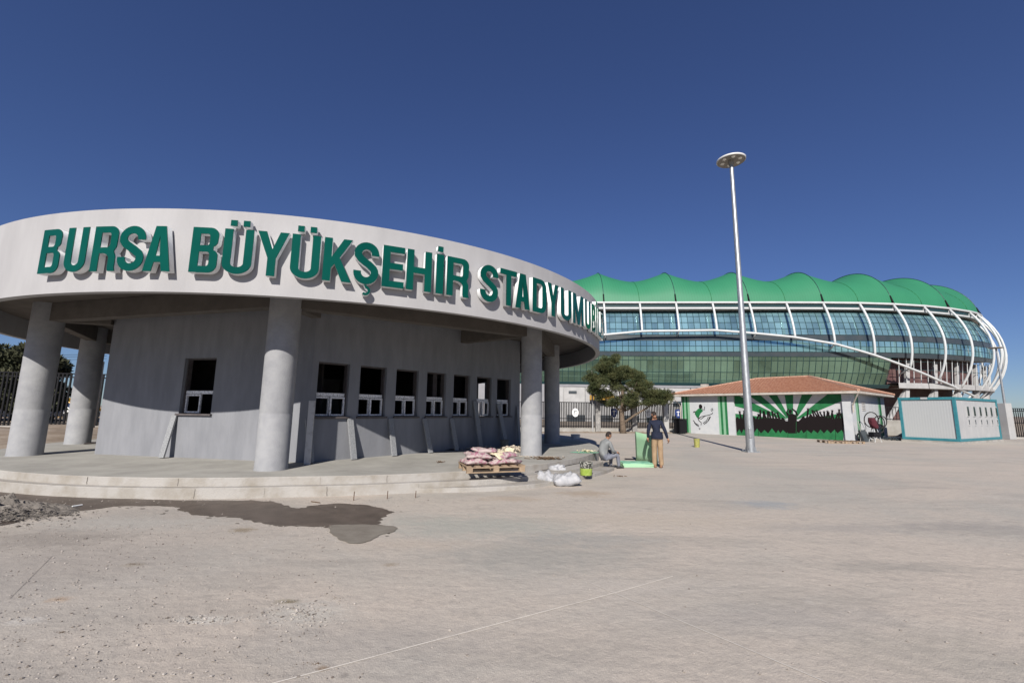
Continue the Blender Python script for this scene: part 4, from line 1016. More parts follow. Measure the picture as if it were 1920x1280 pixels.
# piece of fence and steps between kiosk and cabin
f3, _ = fence((29.6, 41.0), (33.5, 38.6), 1.3, 1.1, .22, 'short black handrail between the kiosk and the cabin', rails=(.08, 1.0))
mb = MB(); mb.box((31.8, 40.3, .65), (4.8, 1.6, 1.3), -.55); tag(mb.build('retaining_wall', 'plinth', bevel=.02), 'pale concrete retaining wall between the kiosk and the white cabin', 'wall')
# left railings on the raised ground
GA, GB = Vector((-40, 21.2)), Vector((-17.9, 26.3))
f4, gd = fence(GA, GB, .62, 2.85, .19, 'tall black railings seen between the left columns of the pavilion', rails=(.05, .22, .93, 1.0), bw=.07)
mb = MB(); mb.box((*(GA + GB) / 2, .35), ((GB - GA).length, .28, .56), math.atan2(gd.y, gd.x)); tag(mb.build('fence_plinth', 'riser'), 'soil stained kerb wall under the tall railings at the left', 'wall')
q = at(186, 806, .3); q = Vector((-18.2, 24.2)); mb = MB(); mb.box((0, 0, 2.0), (.26, .3, 4.0)); 
q = atY(184, 700, 23.0); tag(mb.build('gate_pillar', 'eave', loc=(q.x, q.y, 0), rz=.2, bevel=.01), 'tall pale gate pillar between the rear left column and the pavilion wall', 'post')

# vehicles beyond the left railings
def vehicle(loc, rz, L, W, Hh, bodym, label, cab=.28, cat='van'):
    t = thing('parked_' + cat, label, cat, loc, rz)
    mb = MB(); prof = [(-L / 2, .35), (L / 2, .35), (L / 2, Hh * .55), (L / 2 - L * cab * .5, Hh * .62), (L / 2 - L * cab, Hh), (-L / 2, Hh)]
    n = len(prof); vs = [(x, -W / 2, z) for x, z in prof] + [(x, W / 2, z) for x, z in prof]
    mb.add(vs, [tuple(range(n)), tuple(range(2 * n - 1, n - 1, -1))] + [(i, (i + 1) % n, n + (i + 1) % n, n + i) for i in range(n)]); mb.build('body', bodym, t, bevel=.06)
    for s_ in (-1, 1):
        mb = MB(); y = s_ * (W / 2 + .004); mb.add([(L / 2 - L * cab * .55, y, Hh * .62), (L / 2 - L * cab * .98, y, Hh * .92), (L / 2 - L * cab * 1.7, y, Hh * .92), (L / 2 - L * cab * 1.7, y, Hh * .62)], [(0, 1, 2, 3)]); mb.build('side_window', 'winglass', t)
        for x in (-L * .32, L * .32):
            w = MB(); w.tube([(x, s_ * (W / 2 - .12), .35), (x, s_ * (W / 2 + .05), .35)], .35, 16); w.build('wheel', 'rubber', t)
    mb = MB(); mb.box((L / 2 + .01, 0, .55), (.05, W * .8, .2)); mb.build('bumper', 'rubber', t)
    return t
q_ = atY(0, 770, 33); vehicle((q_.x, 33, .5), .15, 6, 2.1, 2.0, 'vanwhite', 'white van parked beyond the railings at the far left')
q_ = atY(112, 770, 34); vehicle((q_.x, 34, .55), .1, 4.4, 1.9, 1.35, 'vanwhite', 'white car parked beyond the railings between the two left columns', cab=.3, cat='car')
q_ = atY(110, 770, 42); vehicle((q_.x, 42, .3), .1, 6, 2.3, 2.1, 'vanyellow', 'yellow truck parked beyond the railings between the two left columns', cat='truck')

# ================================================================== LAMP POST
lb = at(1408, 847)
def lamp(loc, h, label, rb=.19, rt_=.09, disc_r=.68):
    t = thing('street_lamp', label, 'street lamp', loc)
    mb = MB(); mb.lathe([(rb, .0), (rb * .98, .4), (rb * .92, 1.6), (rb * .91, 1.62), (rb * .70, h * .45), (rb * .69, h * .452), (rt_, h - .1), (rt_ * .8, h)], 24); mb.build('pole', 'galv', t, smooth=True)
    mb = MB(); mb.box((0, 0, .015), (rb * 3.1, rb * 3.1, .03)); mb.build('base_plate', 'galv', t)
    for x, y in ((-1, -1), (1, -1), (1, 1), (-1, 1)):
        mb = MB(); mb.tube([(x * rb * 1.25, y * rb * 1.25, .031), (x * rb * 1.25, y * rb * 1.25, .1)], .018, 8); mb.build('anchor_bolt', 'galv', t)
    for k in range(4):
        a = PI / 4 + k * PI / 2; c, s_ = math.cos(a), math.sin(a); mb = MB()
        mb.add([(c * rb, s_ * rb, .03), (c * rb * 1.35, s_ * rb * 1.35, .03), (c * rb * .98, s_ * rb * .98, .32)], [(0, 1, 2)]); mb.build('gusset', 'galv', t)
    mb = MB(); mb.box((-.045, -rb * .93, .86), (.15, .06, .46)); mb.build('access_door', 'galv', t, bevel=.05)
    mb = MB(); mb.lathe([(.0, .17), (.18, .165), (disc_r * .75, .12), (disc_r, .03), (disc_r, -.03), (disc_r * .96, -.05)], 40, (0, 0, h)); hd = mb.build('lamp_head', 'lampwhite', t, smooth=True)
    mb = MB(); mb.lathe([(disc_r * .96, -.05), (disc_r * .9, -.03), (.14, -.02), (.12, -.25), (0, -.25)], 40, (0, 0, h)); mb.build('head_underside', 'lampunder', hd)
    for k in range(6):
        a = k * PI / 3 + .3; mb = MB(); mb.lathe([(0, -.085), (.045, -.08), (.085, -.055), (.10, -.03)], 16, (math.cos(a) * disc_r * .62, math.sin(a) * disc_r * .62, h)); mb.build('lens', 'bulb', hd, smooth=True)
    return t
lamp(lb, atY(1366, 301, lb.y).z, 'tall galvanised lamp post with a flat round head standing alone on the plaza')
l2 = atY(1889, 790, 60); lt = atY(1869, 652, 60).z
t2 = thing('street_lamp', 'thin distant lamp post leaning over the right end of the cabin', 'street lamp', (l2.x, l2.y, 0))
mb = MB(); mb.tube([(0, 0, 0), (0, 0, lt)], [.16, .09], 10); mb.build('pole', 'galv', t2)
mb = MB(); mb.lathe([(0, .1), (.7, .06), (.75, 0), (.7, -.06), (0, -.06)], 24, (0, 0, lt)); mb.build('lamp_head', 'lampunder', t2)

# ================================================================== TREES
def leaf_cloud(clumps, per, size, name, m, parent, aspect=.28, seed=1, upb=.35):
    rg = np.random.default_rng(seed); C = []; 
    for (x, y, z, rx, ry, rz) in clumps:
        n = int(per * rx * ry * rz ** .5 * 3) + 20
        d = rg.normal(size=(n, 3)); d /= np.linalg.norm(d, axis=1)[:, None]; r = rg.uniform(.25, 1, n) ** .5
        p = d * r[:, None] * [rx, ry, rz] + [x, y, z]
        dirn = d + rg.normal(scale=.45, size=(n, 3)) + [0, 0, upb]; dirn /= np.linalg.norm(dirn, axis=1)[:, None]
        C.append((p, dirn))
    P = np.vstack([c[0] for c in C]); D = np.vstack([c[1] for c in C]); n = len(P)
    side = np.cross(D, rg.normal(size=(n, 3))); side /= np.linalg.norm(side, axis=1)[:, None]
    s_ = size * rg.uniform(.6, 1.3, n)[:, None]
    v = np.stack([P - side * s_ * aspect, P + side * s_ * aspect, P + D * s_ + side * s_ * aspect * .2], 1).reshape(-1, 3)
    me = bpy.data.meshes.new(name); me.vertices.add(3 * n); me.vertices.foreach_set('co', v.ravel()); me.loops.add(3 * n); me.loops.foreach_set('vertex_index', np.arange(3 * n, dtype=np.int32))
    me.polygons.add(n); me.polygons.foreach_set('loop_start', np.arange(0, 3 * n, 3, dtype=np.int32)); me.polygons.foreach_set('loop_total', np.full(n, 3, dtype=np.int32)); me.update(); me.validate()
    return link(name, me, m, parent)
tb = at(1168, 812)
pine = thing('pine_tree', 'bushy pine tree with a forked trunk in front of the railings beside the stadium', 'tree', (tb.x, tb.y, 0))
SC = 36.6 / 835
def tp(px, py, dy=0):      # a point of the tree in its own space
    q = atY(px, py, tb.y + dy); return Vector((q.x - tb.x, dy, q.z))
mb = MB(); mb.tube([(0, 0, -.05), (.02, 0, .5), (-.05, 0, 1.2), (-.02, .05, 1.9), (.1, .1, 2.7), (.0, 0, 3.8), (-.3, 0, 5.0)], [.30, .22, .2, .19, .15, .1, .05], 12)
mb.build('trunk', 'bark', pine, smooth=True)
for pts, rr in (([tp(1170, 792), tp(1190, 778), tp(1212, 765), tp(1235, 748)], [.1, .09, .07, .03]), ([tp(1168, 775), tp(1150, 758), tp(1125, 740)], [.09, .06, .03]), ([tp(1170, 768), tp(1182, 740, -.8), tp(1195, 715, -1.2)], [.08, .06, .03]), ([tp(1168, 765), tp(1160, 730, .9), tp(1140, 700, 1.2)], [.08, .05, .02]), ([tp(1171, 770), tp(1205, 757, .6), tp(1240, 742, .8)], [.07, .05, .02])):
    mb = MB(); mb.tube(pts, rr, 8); mb.build('limb', 'bark', pine, smooth=True)
rg = np.random.default_rng(11); clumps = []
outline = [(1138, 678, 13), (1152, 674, 11), (1128, 692, 15), (1148, 698, 22), (1172, 700, 16), (1190, 700, 12), (1112, 708, 12), (1130, 716, 20), (1160, 722, 26), (1192, 716, 18), (1208, 722, 15), (1112, 728, 11), (1140, 742, 16), (1172, 742, 20), (1200, 738, 18), (1222, 735, 13), (1238, 738, 12), (1250, 742, 9), (1215, 750, 11), (1185, 757, 10), (1240, 750, 9), (1120, 741, 10), (1150, 754, 9), (1228, 746, 10)]
for x, y, r in outline:
    for k in range(8 + r // 2):
        dy = rg.uniform(-1, 1) * min(r * SC * 1.6, 1.5); c = tp(x + rg.normal() * r * .45, y + rg.normal() * r * .38, dy)
        q = rg.uniform(.20, .40); clumps.append((c.x, c.y, c.z, q * 1.15, q * 1.1, q * .72))
leaf_cloud(clumps, 1700, .14, 'foliage', 'needles', pine, aspect=.12, seed=3, upb=.5)
def bg_tree(loc, h, w, label, seed, leafm='leaf'):
    t = thing('tree', label, 'tree', loc); mb = MB(); mb.tube([(0, 0, -.2), (.1, 0, h * .3), (0, .1, h * .7)], [.22, .16, .05], 8); mb.build('trunk', 'bark', t, smooth=True)
    r_ = np.random.default_rng(seed); cl = []
    for k in range(46):
        a, b_ = r_.uniform(0, 2 * PI), r_.uniform(0, 1); rr = w * .5 * math.sqrt(b_) * .8; z = h * r_.uniform(.22, .93); f = 1 - .55 * abs(z / h - .5) * 2
        cl.append((rr * f * math.cos(a), rr * f * math.sin(a), z, w * .13, w * .13, w * .10))
    leaf_cloud(cl, 500, .22, 'foliage', leafm, t, aspect=.35, seed=seed); return t
q = atY(48, 700, 28); bg_tree((q.x, q.y, .4), atY(48, 652, 28).z - .2, 4.6, 'dark leafy tree behind the railings at the far left', 5)
q = atY(97, 700, 30); bg_tree((q.x, q.y, .4), atY(97, 672, 30).z - .4, 2.6, 'smaller dark tree showing just right of the big left column', 6)
q = atY(-70, 700, 29); bg_tree((q.x, q.y, .4), 6.0, 6, 'dark tree at the left edge beyond the railings', 8)

# ================================================================== LEANING SLABS
def slab(pb, pt, label, m='granite', w=.17, th=.05, name='stone_slab', wl=None, up_=None):
    # foot at photo point pb on the platform, head against the wall line
    A, B = wl or (WC, WB); u, z = on_wall(A, B, *pt); d = (B - A).normalized(); h = A + d * u; nn = Vector((d.y, -d.x)); uf = on_wall(A + nn * .26, B + nn * .26, pb[0], pb[1] - 4)[0]; f_ = A + nn * .30 + d * uf
    head = Vector((h.x, h.y, z)) + Vector((nn.x, nn.y, 0)) * (th * .6); foot = Vector((f_.x, f_.y, PL))
    ax = (head - foot); L = ax.length; zz = ax.normalized(); xx = Vector((d.x, d.y, 0)); yy = zz.cross(xx).normalized(); xx = yy.cross(zz)
    R3 = Matrix((xx, yy, zz)).transposed()
    mb = MB(); mb.box((0, 0, L / 2), (w, th, L)); o = mb.build(name, m, bevel=.004)
    o.matrix_world = Matrix.Translation(foot + nn.to_3d() * .01) @ R3.to_4x4(); o.location.z += .012
    tag(o, label, 'slab', 'stone slabs leaning on the pavilion wall'); return o
slab((307, 854), (330, 779), 'grey stone slab leaning beside the single window on the left wall', wl=(WA, WC), w=.16)
slab((581, 866), (577, 786), 'grey stone slab leaning just left of the first window of the row, in shade')
slab((662, 861), (655, 784), 'grey stone slab whose lower half stands in the patch of sun under the first window')
slab((738, 851), (731, 785), 'grey stone slab leaning between the second and third windows of the row')
slab((806, 847), (794, 785), 'grey stone slab leaning between the third and fourth windows of the row')
slab((855, 844), (845, 785), 'grey stone slab leaning left of the fifth window of the row')
slab((900, 838), (889, 752), 'tall grey slab leaning between the fifth and sixth windows of the row', w=.2)
slab((948, 834), (933, 757), 'tall grey slab leaning under the last window, above the mortar bucket', w=.2)
slab((973, 815), (969, 762), 'dark grey slab leaning at the far right end of the window wall', w=.14)
# pale marble post by the corner behind the second column
f_ = at(552, 868, PL); mb = MB(); mb.box((0, 0, .78), (.15, .13, 1.56)); o = mb.build('marble_slab', 'plank', loc=(f_.x, f_.y + .02, PL), rz=.3, bevel=.006); o.rotation_euler = (-.05, 0, .35); o.location = (-5.02, 11.33, PL)
tag(o, 'pale upright marble slab propped at the wall corner beside the second column', 'slab')
# thin rod
a = at(911, 836, PL); u, z = on_wall(WC, WB, 897, 787); h = WC + dR * u; mb = MB(); mb.tube([(a.x, a.y, PL + .01), (h.x + .06, h.y - .04, z)], .010, 6); tag(mb.build('wooden_stick', 'plank'), 'thin pale stick leaning on the wall behind the pallet of bags', 'stick')
# plank lying along the foot of the wall
a, b = at(768, 849, PL), at(862, 843, PL); mb = MB(); mb.tube([(a.x, a.y, PL + .03), (b.x, b.y, PL + .03)], .03, 4); tag(mb.build('timber_batten', 'sill'), 'dark batten lying along the foot of the window wall', 'timber')

# ================================================================== BUCKETS
def bucket(loc, r, h, m, label, band_m=None, top_m=None, handle=True, name='bucket', fill=None):
    t = thing(name, label, 'bucket', loc)
    mb = MB(); mb.lathe([(0, .01), (r * .86, 0), (r * .98, h * .92), (r * 1.04, h * .93), (r * 1.04, h), (r * .97, h), (r * .96, h * .9), (r * .84, .02), (0, .03)], 28); mb.build('shell', m, t, smooth=False)
    if band_m: mb = MB(); mb.lathe([(r * .868 + .003, h * .04), (r * .92 + .003, h * .45), (r * .93 + .003, h * .55)], 28); mb.build('label_band', band_m, t)
    if fill: mb = MB(); mb.lathe([(r * .95, h * .86), (r * .5, h * .93), (0, h * .9)], 16); mb.build('contents', fill, t)
    if handle:
        mb = MB(); mb.tube([(r * 1.04 * math.cos(a), -.03 - r * .25 * math.sin(a), h * .9 - r * .75 * math.sin(a)) for a in [i * PI / 10 for i in range(11)]], .005, 5); mb.build('handle', 'galv', t)
    return t
q = at(1099, 891, .095); bucket((q.x, q.y, .097), .17, .34, 'paint_k', 'dark printed paint bucket with a lime green band on the lowest step', 'lime', fill='paint_w')
q = at(892, 839, PL); bucket((q.x, q.y, PL), .16, .30, 'bluegrey', 'blue grey plastic bucket in the shade below the sixth window', handle=False)
q = at(946, 840, PL); bucket((q.x, q.y, PL), .16, .31, 'bucketbrown', 'dirty mortar bucket below the last window, in the shade', handle=True, fill='rubble')
q = at(1079, 822); bucket((q.x, q.y, 0), .30, .28, 'paint_w', 'white tub standing on the ground behind the last column')
q = at(1307, 838); bk = bucket((q.x, q.y, 0), .15, .42, 'yellow', 'yellow green drum standing alone on the plaza left of the lamp post', handle=False, name='drum', fill='twig')

# ================================================================== PALLET AND BAGS
def pallet(loc, rz, label, L=1.30, W=.95, z=0):
    t = thing('wooden_pallet', label, 'pallet', loc, rz)
    for i in range(7): mb = MB(); mb.box((-L / 2 + .05 + i * (L - .1) / 6, 0, .135), (.115, W, .02)); o = mb.build('top_board', 'wood', t)
    for j in (-1, 0, 1):
        mb = MB(); mb.box((0, j * (W / 2 - .05), .112), (L, .10, .022)); mb.build('stringer', 'wood', t)
        for i in (-1, 0, 1): mb = MB(); mb.box((i * (L / 2 - .07), j * (W / 2 - .05), .06), (.13, .1, .08)); mb.build('block', 'wood', t)
        mb = MB(); mb.box((0, j * (W / 2 - .05), .01), (L, .1, .02)); mb.build('bottom_board', 'wood', t)
    return t
pq = at(915, 884, PL); PZ = .52
pal = pallet((pq.x + .05, pq.y + .32, PL + .004), .30, 'wooden pallet loaded with pink cement bags, overhanging the platform edge', 1.35, 1.0)
PB = Vector((pq.x + .05, pq.y + .32))
def pillow(L, W, H, name, m, seed, parent=None, wr=.012):
    r_ = random.Random(seed); nx, ny = 16, 11; vs = []; ph = [r_.uniform(0, 6) for _ in range(6)]
    for sgn in (1, -1):
        for j in range(ny):
            for i in range(nx):
                u, v = i / (nx - 1) * 2 - 1, j / (ny - 1) * 2 - 1
                e = max(0, (1 - abs(u) ** 3.2)) ** .5 * max(0, (1 - abs(v) ** 3.0)) ** .5
                wz = wr * (math.sin(u * 7 + ph[0] + v * 3) + math.sin(v * 9 + ph[1] - u * 2) + .7 * math.sin(u * 15 + v * 11 + ph[2]))
                z = sgn * H / 2 * e + wz * e * (1.2 if sgn > 0 else .4) + .02 * math.sin(u * 2.5 + ph[3])
                pin = 1 - .05 * (1 - abs(u)) * abs(v)
                vs.append((u * L / 2 * (1 - .05 * (1 - abs(v)) * 0) + r_.uniform(-.002, .002), v * W / 2 * pin, z))
    fs = []
    for sgn in (0, 1):
        o_ = sgn * nx * ny
        for j in range(ny - 1):
            for i in range(nx - 1):
                q = (o_ + j * nx + i, o_ + j * nx + i + 1, o_ + (j + 1) * nx + i + 1, o_ + (j + 1) * nx + i); fs.append(q if sgn == 0 else q[::-1])
    mb = MB(); mb.add(vs, fs); me_ = mb.mesh(name, True); bm = bmesh.new(); bm.from_mesh(me_); bmesh.ops.remove_doubles(bm, verts=bm.verts, dist=.006); bm.to_mesh(me_); bm.free()
    me_.polygons.foreach_set('use_smooth', [True] * len(me_.polygons))
    return link(name, me_, m, parent)
def put_bag(x, y, z, rz, tilt, label, m='bag', L=.58, W=.36, H=.12, seed=0, grp='cement bags on the pallet', name='cement_bag', roll=0, cat='bag'):
    o = pillow(L, W, H, name, m, seed); c, s_ = math.cos(.30), math.sin(.30)
    o.location = (PB.x + x * c - y * s_, PB.y + x * s_ + y * c, PL + .15 + z); o.rotation_euler = (roll, tilt, rz + .30); tag(o, label, cat, grp); return o
put_bag(-.42, -.22, .065, .05, 0, 'pink printed bag at the front left of the bottom layer on the pallet', seed=1, L=.52)
put_bag(.12, -.24, .06, -.05, 0, 'pink printed bag at the front middle of the bottom layer on the pallet', seed=2, L=.50)
put_bag(.46, -.2, .055, .9, 0, 'pink printed bag at the front right of the bottom layer on the pallet', seed=3, L=.46)
put_bag(-.40, .22, .06, .1, 0, 'pink printed bag at the back left of the bottom layer on the pallet', seed=4)
put_bag(.15, .24, .06, -.1, 0, 'pink printed bag at the back middle of the bottom layer on the pallet', seed=5)
put_bag(-.34, -.18, .185, -.12, .03, 'pink and white bag at the left of the second layer on the pallet', seed=6, L=.60)
put_bag(.30, -.14, .175, .25, -.05, 'pink and white bag at the right of the second layer on the pallet', seed=7, L=.55)
put_bag(-.30, .22, .19, .2, .02, 'pink and white bag at the back of the second layer on the pallet', seed=8)
put_bag(-.16, .02, .30, -.35, .10, 'topmost pink bag sliding down the middle of the pallet pile', seed=9, L=.62, H=.10)
put_bag(.10, -.18, .20, -1.0, .35, 'torn tan paper bag hanging open in the middle of the pile', m='bagtan', seed=10, L=.42, W=.26, H=.06)
put_bag(.20, .22, .20, .4, -.12, 'empty grey paper bag lying at the back of the pile', m='bagtan', seed=12, L=.5, W=.34, H=.05)
put_bag(.50, .30, .22, .8, -.5, 'crumpled pale paper bag standing up at the back right of the pile', m='bagtan', seed=13, L=.32, W=.28, H=.05)
# white sacks on the ground
def sack(px, py, rz, L, W, H, label, seed, z=0, roll=0, ty=0):
    q = at(px, py, z); o = pillow(L, W, H, 'white_sack', 'sack', seed, wr=.028); o.location = (q.x, q.y, z + H * .46); o.rotation_euler = (roll, ty, rz); tag(o, label, 'sack', 'white sacks on the ground by the steps'); return o
sack(1026, 906, -.75, .56, .36, .26, 'left white sack lying on the ground in front of the steps', 21)
sack(1062, 910, .12, .66, .42, .27, 'right white sack lying on the ground in front of the steps', 22)
sack(1046, 893, .5, .46, .34, .30, 'white sack propped up behind the other two by the steps', 23, z=.02, roll=.9)
q = at(1585, 831); pallet((q.x, q.y + .4, 0), -.1, 'empty wooden pallet lying on the plaza in front of the kiosk', 2.1, 1.2)

# ================================================================== RUBBLE, TWIGS, PEBBLES, MUD
def rocks(n, fn, name, m, smin, smax, seed, z=0, kind='stuff'):
    r_ = random.Random(seed); mb = MB()
    base = [Vector(v).normalized() for v in ((0, 0, 1), (1, 0, .2), (.3, .95, .1), (-.8, .6, .2), (-.8, -.6, .1), (.3, -.95, .2), (0, 0, -.6))]
    for _ in range(n):
        x, y, zz = fn(r_); s_ = smin * (smax / smin) ** (r_.random() ** 2.2); ph = r_.uniform(0, 6); c, s2 = math.cos(ph), math.sin(ph)
        vs = []
        for b in base:
            k = s_ * r_.uniform(.6, 1.2); vs.append((x + (b.x * c - b.y * s2) * k, y + (b.x * s2 + b.y * c) * k, zz + b.z * k * .65 + s_ * .25))
        mb.add(vs, [(0, i, i % 5 + 1) for i in range(1, 6)] + [(6, i % 5 + 1, i) for i in range(1, 6)])
    o = mb.build(name, m, fixn=False); tag(o, kind=kind); return o
rocks(900, lambda r: ((lambda q, a: (q.x + a * math.cos(t_[0]), q.y + a * math.sin(t_[0]) * .6, PL + max(0, .28 - a * .30) * r.uniform(.3, 1)))(at(955, 845, PL), (t_.__setitem__(0, r.uniform(0, 6.28)), abs(r.gauss(0, .45)))[1])), 'rubble_heap', 'rubble', .012, .075, 3) if False else None
def heap(px, py, z, n, sx, sy, hh, name, m, smin, smax, seed):
    q = at(px, py, z)
    def fn(r):
        a, b = r.gauss(0, 1), r.gauss(0, 1); d = math.sqrt(a * a + b * b)
        return q.x + a * sx, q.y + b * sy, z + max(0, hh * (1 - d / 2.2)) * r.uniform(.2, 1)
    return rocks(n, fn, name, m, smin, smax, seed)
tag(heap(962, 847, PL, 900, .34, .28, .24, 'rubble_heap', 'rubble', .012, .07, 3), 'heap of broken mortar and stone chips left of the third column', 'rubble')
tag(heap(905, 842, PL, 260, .35, .15, .15, 'rubble_heap', 'rubble', .012, .05, 4), 'loose rubble along the wall behind the pallet', 'rubble')
tag(heap(1000, 856, PL, 300, .55, .14, .02, 'stone_chips', 'rubble', .006, .022, 5), 'stone chips scattered round the foot of the third column', 'rubble')
def twigs(px, py, z, n, sx, sy, label, m='twig', l=.14, seed=1, hh=.06):
    r_ = random.Random(seed); q = at(px, py, z); mb = MB()
    for _ in range(n):
        x, y = q.x + r_.gauss(0, sx), q.y + r_.gauss(0, sy); a = r_.uniform(0, PI); L = l * r_.uniform(.5, 1.3); zz = z + r_.uniform(.006, hh)
        mb.tube([(x - math.cos(a) * L / 2, y - math.sin(a) * L / 2, zz), (x + math.cos(a) * L / 2, y + math.sin(a) * L / 2, zz + r_.uniform(-.005, .03))], .009, 4)
    o = mb.build('scrap_pile', m, fixn=False); tag(o, label, 'debris', kind='stuff'); return o
twigs(1026, 861, PL, 90, .20, .07, 'pile of dark dry twigs and scraps on the platform right of the third column', seed=2)
twigs(825, 867, PL, 8, .05, .02, 'small dark scrap on the platform left of the pallet', seed=3, hh=.02)
twigs(1163, 893, 0, 6, .10, .02, 'few dark sticks on the plaza below the steps', l=.09, seed=6, hh=.015)
rgp = random.Random(9)
def peb(r):
    k = r.random()
    if k < .62: x, y = r.uniform(0, 640), 985 + 290 * r.random() ** 1.6
    elif k < .72: x, y = r.gauss(560, 45), r.gauss(1150, 13)
    elif k < .78: x, y = r.gauss(380, 40), r.gauss(1162, 4)
    elif k < .86: x, y = r.gauss(170, 70), r.gauss(1003, 22)
    else: x, y = r.uniform(0, 1920), 900 + 380 * r.random()
    y = max(905, min(1279, y)); q = at(x, y); return q.x, q.y, 0
rocks(3800, peb, 'gravel', 'stone', .003, .016, 12)
rocks(420, lambda r: (lambda q: (q.x, q.y, 0))(at(r.uniform(0, 900), 936 + abs(r.gauss(0, 6)))), 'gravel', 'stone', .004, .018, 13)
# muddy heap at the left edge
mq_ = at(-25, 960); V = []; NN = 60
from mathutils import noise as mnoise
for j in range(NN):
    for i in range(NN):
        u, v = i / (NN - 1) * 2 - 1, j / (NN - 1) * 2 - 1; d = math.hypot(u, v); x, y = mq_.x + u * 1.5, mq_.y + v * .75
        h = max(0, 1 - d) ** 1.3 * .24; k = mnoise.fractal(Vector((x * 6, y * 6, 0)), .7, 2.1, 5); V.append((x, y, h * (1 + .5 * k) + (.02 * k if d < .95 else 0) - .012 * (d > .9) + .001))
mb = MB(); mb.add(V, [(j * NN + i, j * NN + i + 1, (j + 1) * NN + i + 1, (j + 1) * NN + i) for j in range(NN - 1) for i in range(NN - 1)])
tag(mb.build('mud_mound', 'mud', fixn=False), kind='structure')
heap(-14, 968, 0, 2600, .55, .26, .17, 'mud_heap', 'mud', .006, .032, 15)
for o in [x for x in COL.objects if x.name.startswith('mud_heap')][:1]: tag(o, 'dark muddy soil heap at the left edge below the steps', 'soil heap'); heap(118, 966, 0, 160, .10, .02, .03, 'mud_clod', 'mud', .005, .02, 16)
heap(-8, 840, .1, 500, 1.0, .8, .25, 'soil_heap', 'soil', .02, .12, 17)
# straw tufts and small rusty stains (organic scraps lying on the slab)
for i, (x, y, n) in enumerate(((457, 994, 60), (250, 1057, 60), (345, 984, 40), (545, 1128, 50), (590, 1243, 60), (112, 1123, 30), (118, 1185, 40), (632, 1121, 30), (40, 1200, 30))):
    q = at(x, y); sx = .035 if y > 1040 else .07
    rocks(n, lambda r: (q.x + r.gauss(0, sx), q.y + r.gauss(0, sx * .35), 0), 'organic_scraps', 'twig', .0018, .006, 60 + i)
# rebar stubs in front of the lower step
for i, (x, y) in enumerate(((663, 938), (726, 935), (779, 933), (801, 922), (827, 920))):
    q = at(x, y); mb = MB(); mb.tube([(0, 0, 0), (.005, 0, .17 - i * .015)], .008, 6); tag(mb.build('rebar_stub', 'rust', loc=(q.x, q.y, 0)), ('leftmost', 'second', 'third', 'fourth', 'rightmost')[i] + ' of the rusty rebar stubs standing along the lower step', 'rebar', 'rebar stubs along the step')
# white stick on the mud
a, b = at(135, 951), at(154, 948); mb = MB(); mb.tube([(a.x, a.y, .02), (b.x, b.y, .02)], .012, 6); tag(mb.build('white_offcut', 'letter_white'), 'thin white offcut lying on the wet patch at the left', 'offcut')
a, b = at(583, 941), at(600, 943); mb = MB(); mb.tube([(a.x, a.y, .015), (b.x, b.y, .012)], .009, 5); tag(mb.build('dark_offcut', 'twig'), 'dark bent offcut on the ground at the foot of the step', 'offcut')
# chain lying along the tread
pts = [at(1004 + (1090 - 1004) * i / 60, 884.5 - 17 * i / 60, .21) for i in range(61)]; mb = MB()
for i in range(0, 60): p = pts[i]; mb.box((p.x, p.y, .215), (.03, .014, .012), .6 + (i % 2) * 1.2)
tag(mb.build('chain', 'black'), 'thin dark chain lying along the middle step', 'chain')

# ================================================================== GREEN BOARDS, PLATE
q1, q2 = at(1163, 874), at(1221, 878); c_ = (q1 + q2) / 2
gb = thing('foam_stack', 'pale green foam boards lying flat on the plaza beside the standing man', 'board', (c_.x + .10, c_.y + .32, 0), .0)
for i, (z, m_, w_) in enumerate(((.03, 'foam', 1.0), (.085, 'foam', 1.0), (.125, 'foamd', .92))):
    mb = MB(); mb.box((0, 0, z), (1.02 * w_, .66, .05 if i < 2 else .022)); o = mb.build('foam_board', m_, gb, bevel=.006); o.rotation_euler.z = .10 - .07 * i
a = at(1194, 864); b = at(1232, 872); t_top = 810
hh_ = atY(1194, 809, a.y).z
sh = MB(); n = 12; vs = []
e = (b - a).xy
for i in range(n + 1):
    u = i / n; p = a.xy + e * u * 1.04; bow = -.015 * math.sin(u * PI)
    for j in range(5):
        v = j / 4; z = v * (hh_ - u * .10); vs.append((p.x + bow * .3 * v, p.y + .04 * v + bow, z + .0))
sh.add(vs, [(i * 5 + j, (i + 1) * 5 + j, (i + 1) * 5 + j + 1, i * 5 + j + 1) for i in range(n) for j in range(4)])
o = sh.build('foam_sheet', 'foam', smooth=True); sm_ = o.modifiers.new('s', 'SOLIDIFY'); sm_.thickness = .03
tag(o, 'upright pale green foam sheet left of the standing man, catching his shadow', 'board'); o.location.z = .0
mb = MB(); mb.add([(-.3, -.2, .006), (.25, -.28, .006), (.32, .12, .006), (-.2, .25, .006)], [(0, 1, 2, 3)]); q = at(1188, 862); o = mb.build('dark_sheet', 'black', loc=(q.x, q.y + .3, 0), fixn=False); tag(o, 'dark sheet on the ground behind the green boards', 'sheet')
q = at(1097, 848, PL)
tr_ = thing('green_cloth', 'green cloth spread on the platform behind the seated man', 'cloth', (q.x, q.y, PL)); mb = MB(); mb.add([(.52 * math.cos(a_) * random.uniform(.85, 1.1), .30 * math.sin(a_) * random.uniform(.85, 1.1), .008) for a_ in [i * PI / 9 for i in range(18)]], [tuple(range(18))]); mb.build('cloth', 'foamd', tr_, fixn=False)
fd_ = rocks(46, lambda r: (q.x + .14 + r.gauss(0, .14), q.y + r.gauss(0, .06), PL + .015 + r.uniform(0, .06)), 'food_scraps', 'bagtan', .02, .06, 31)
tag(fd_, 'lunch leftovers heaped on the green cloth', 'food')

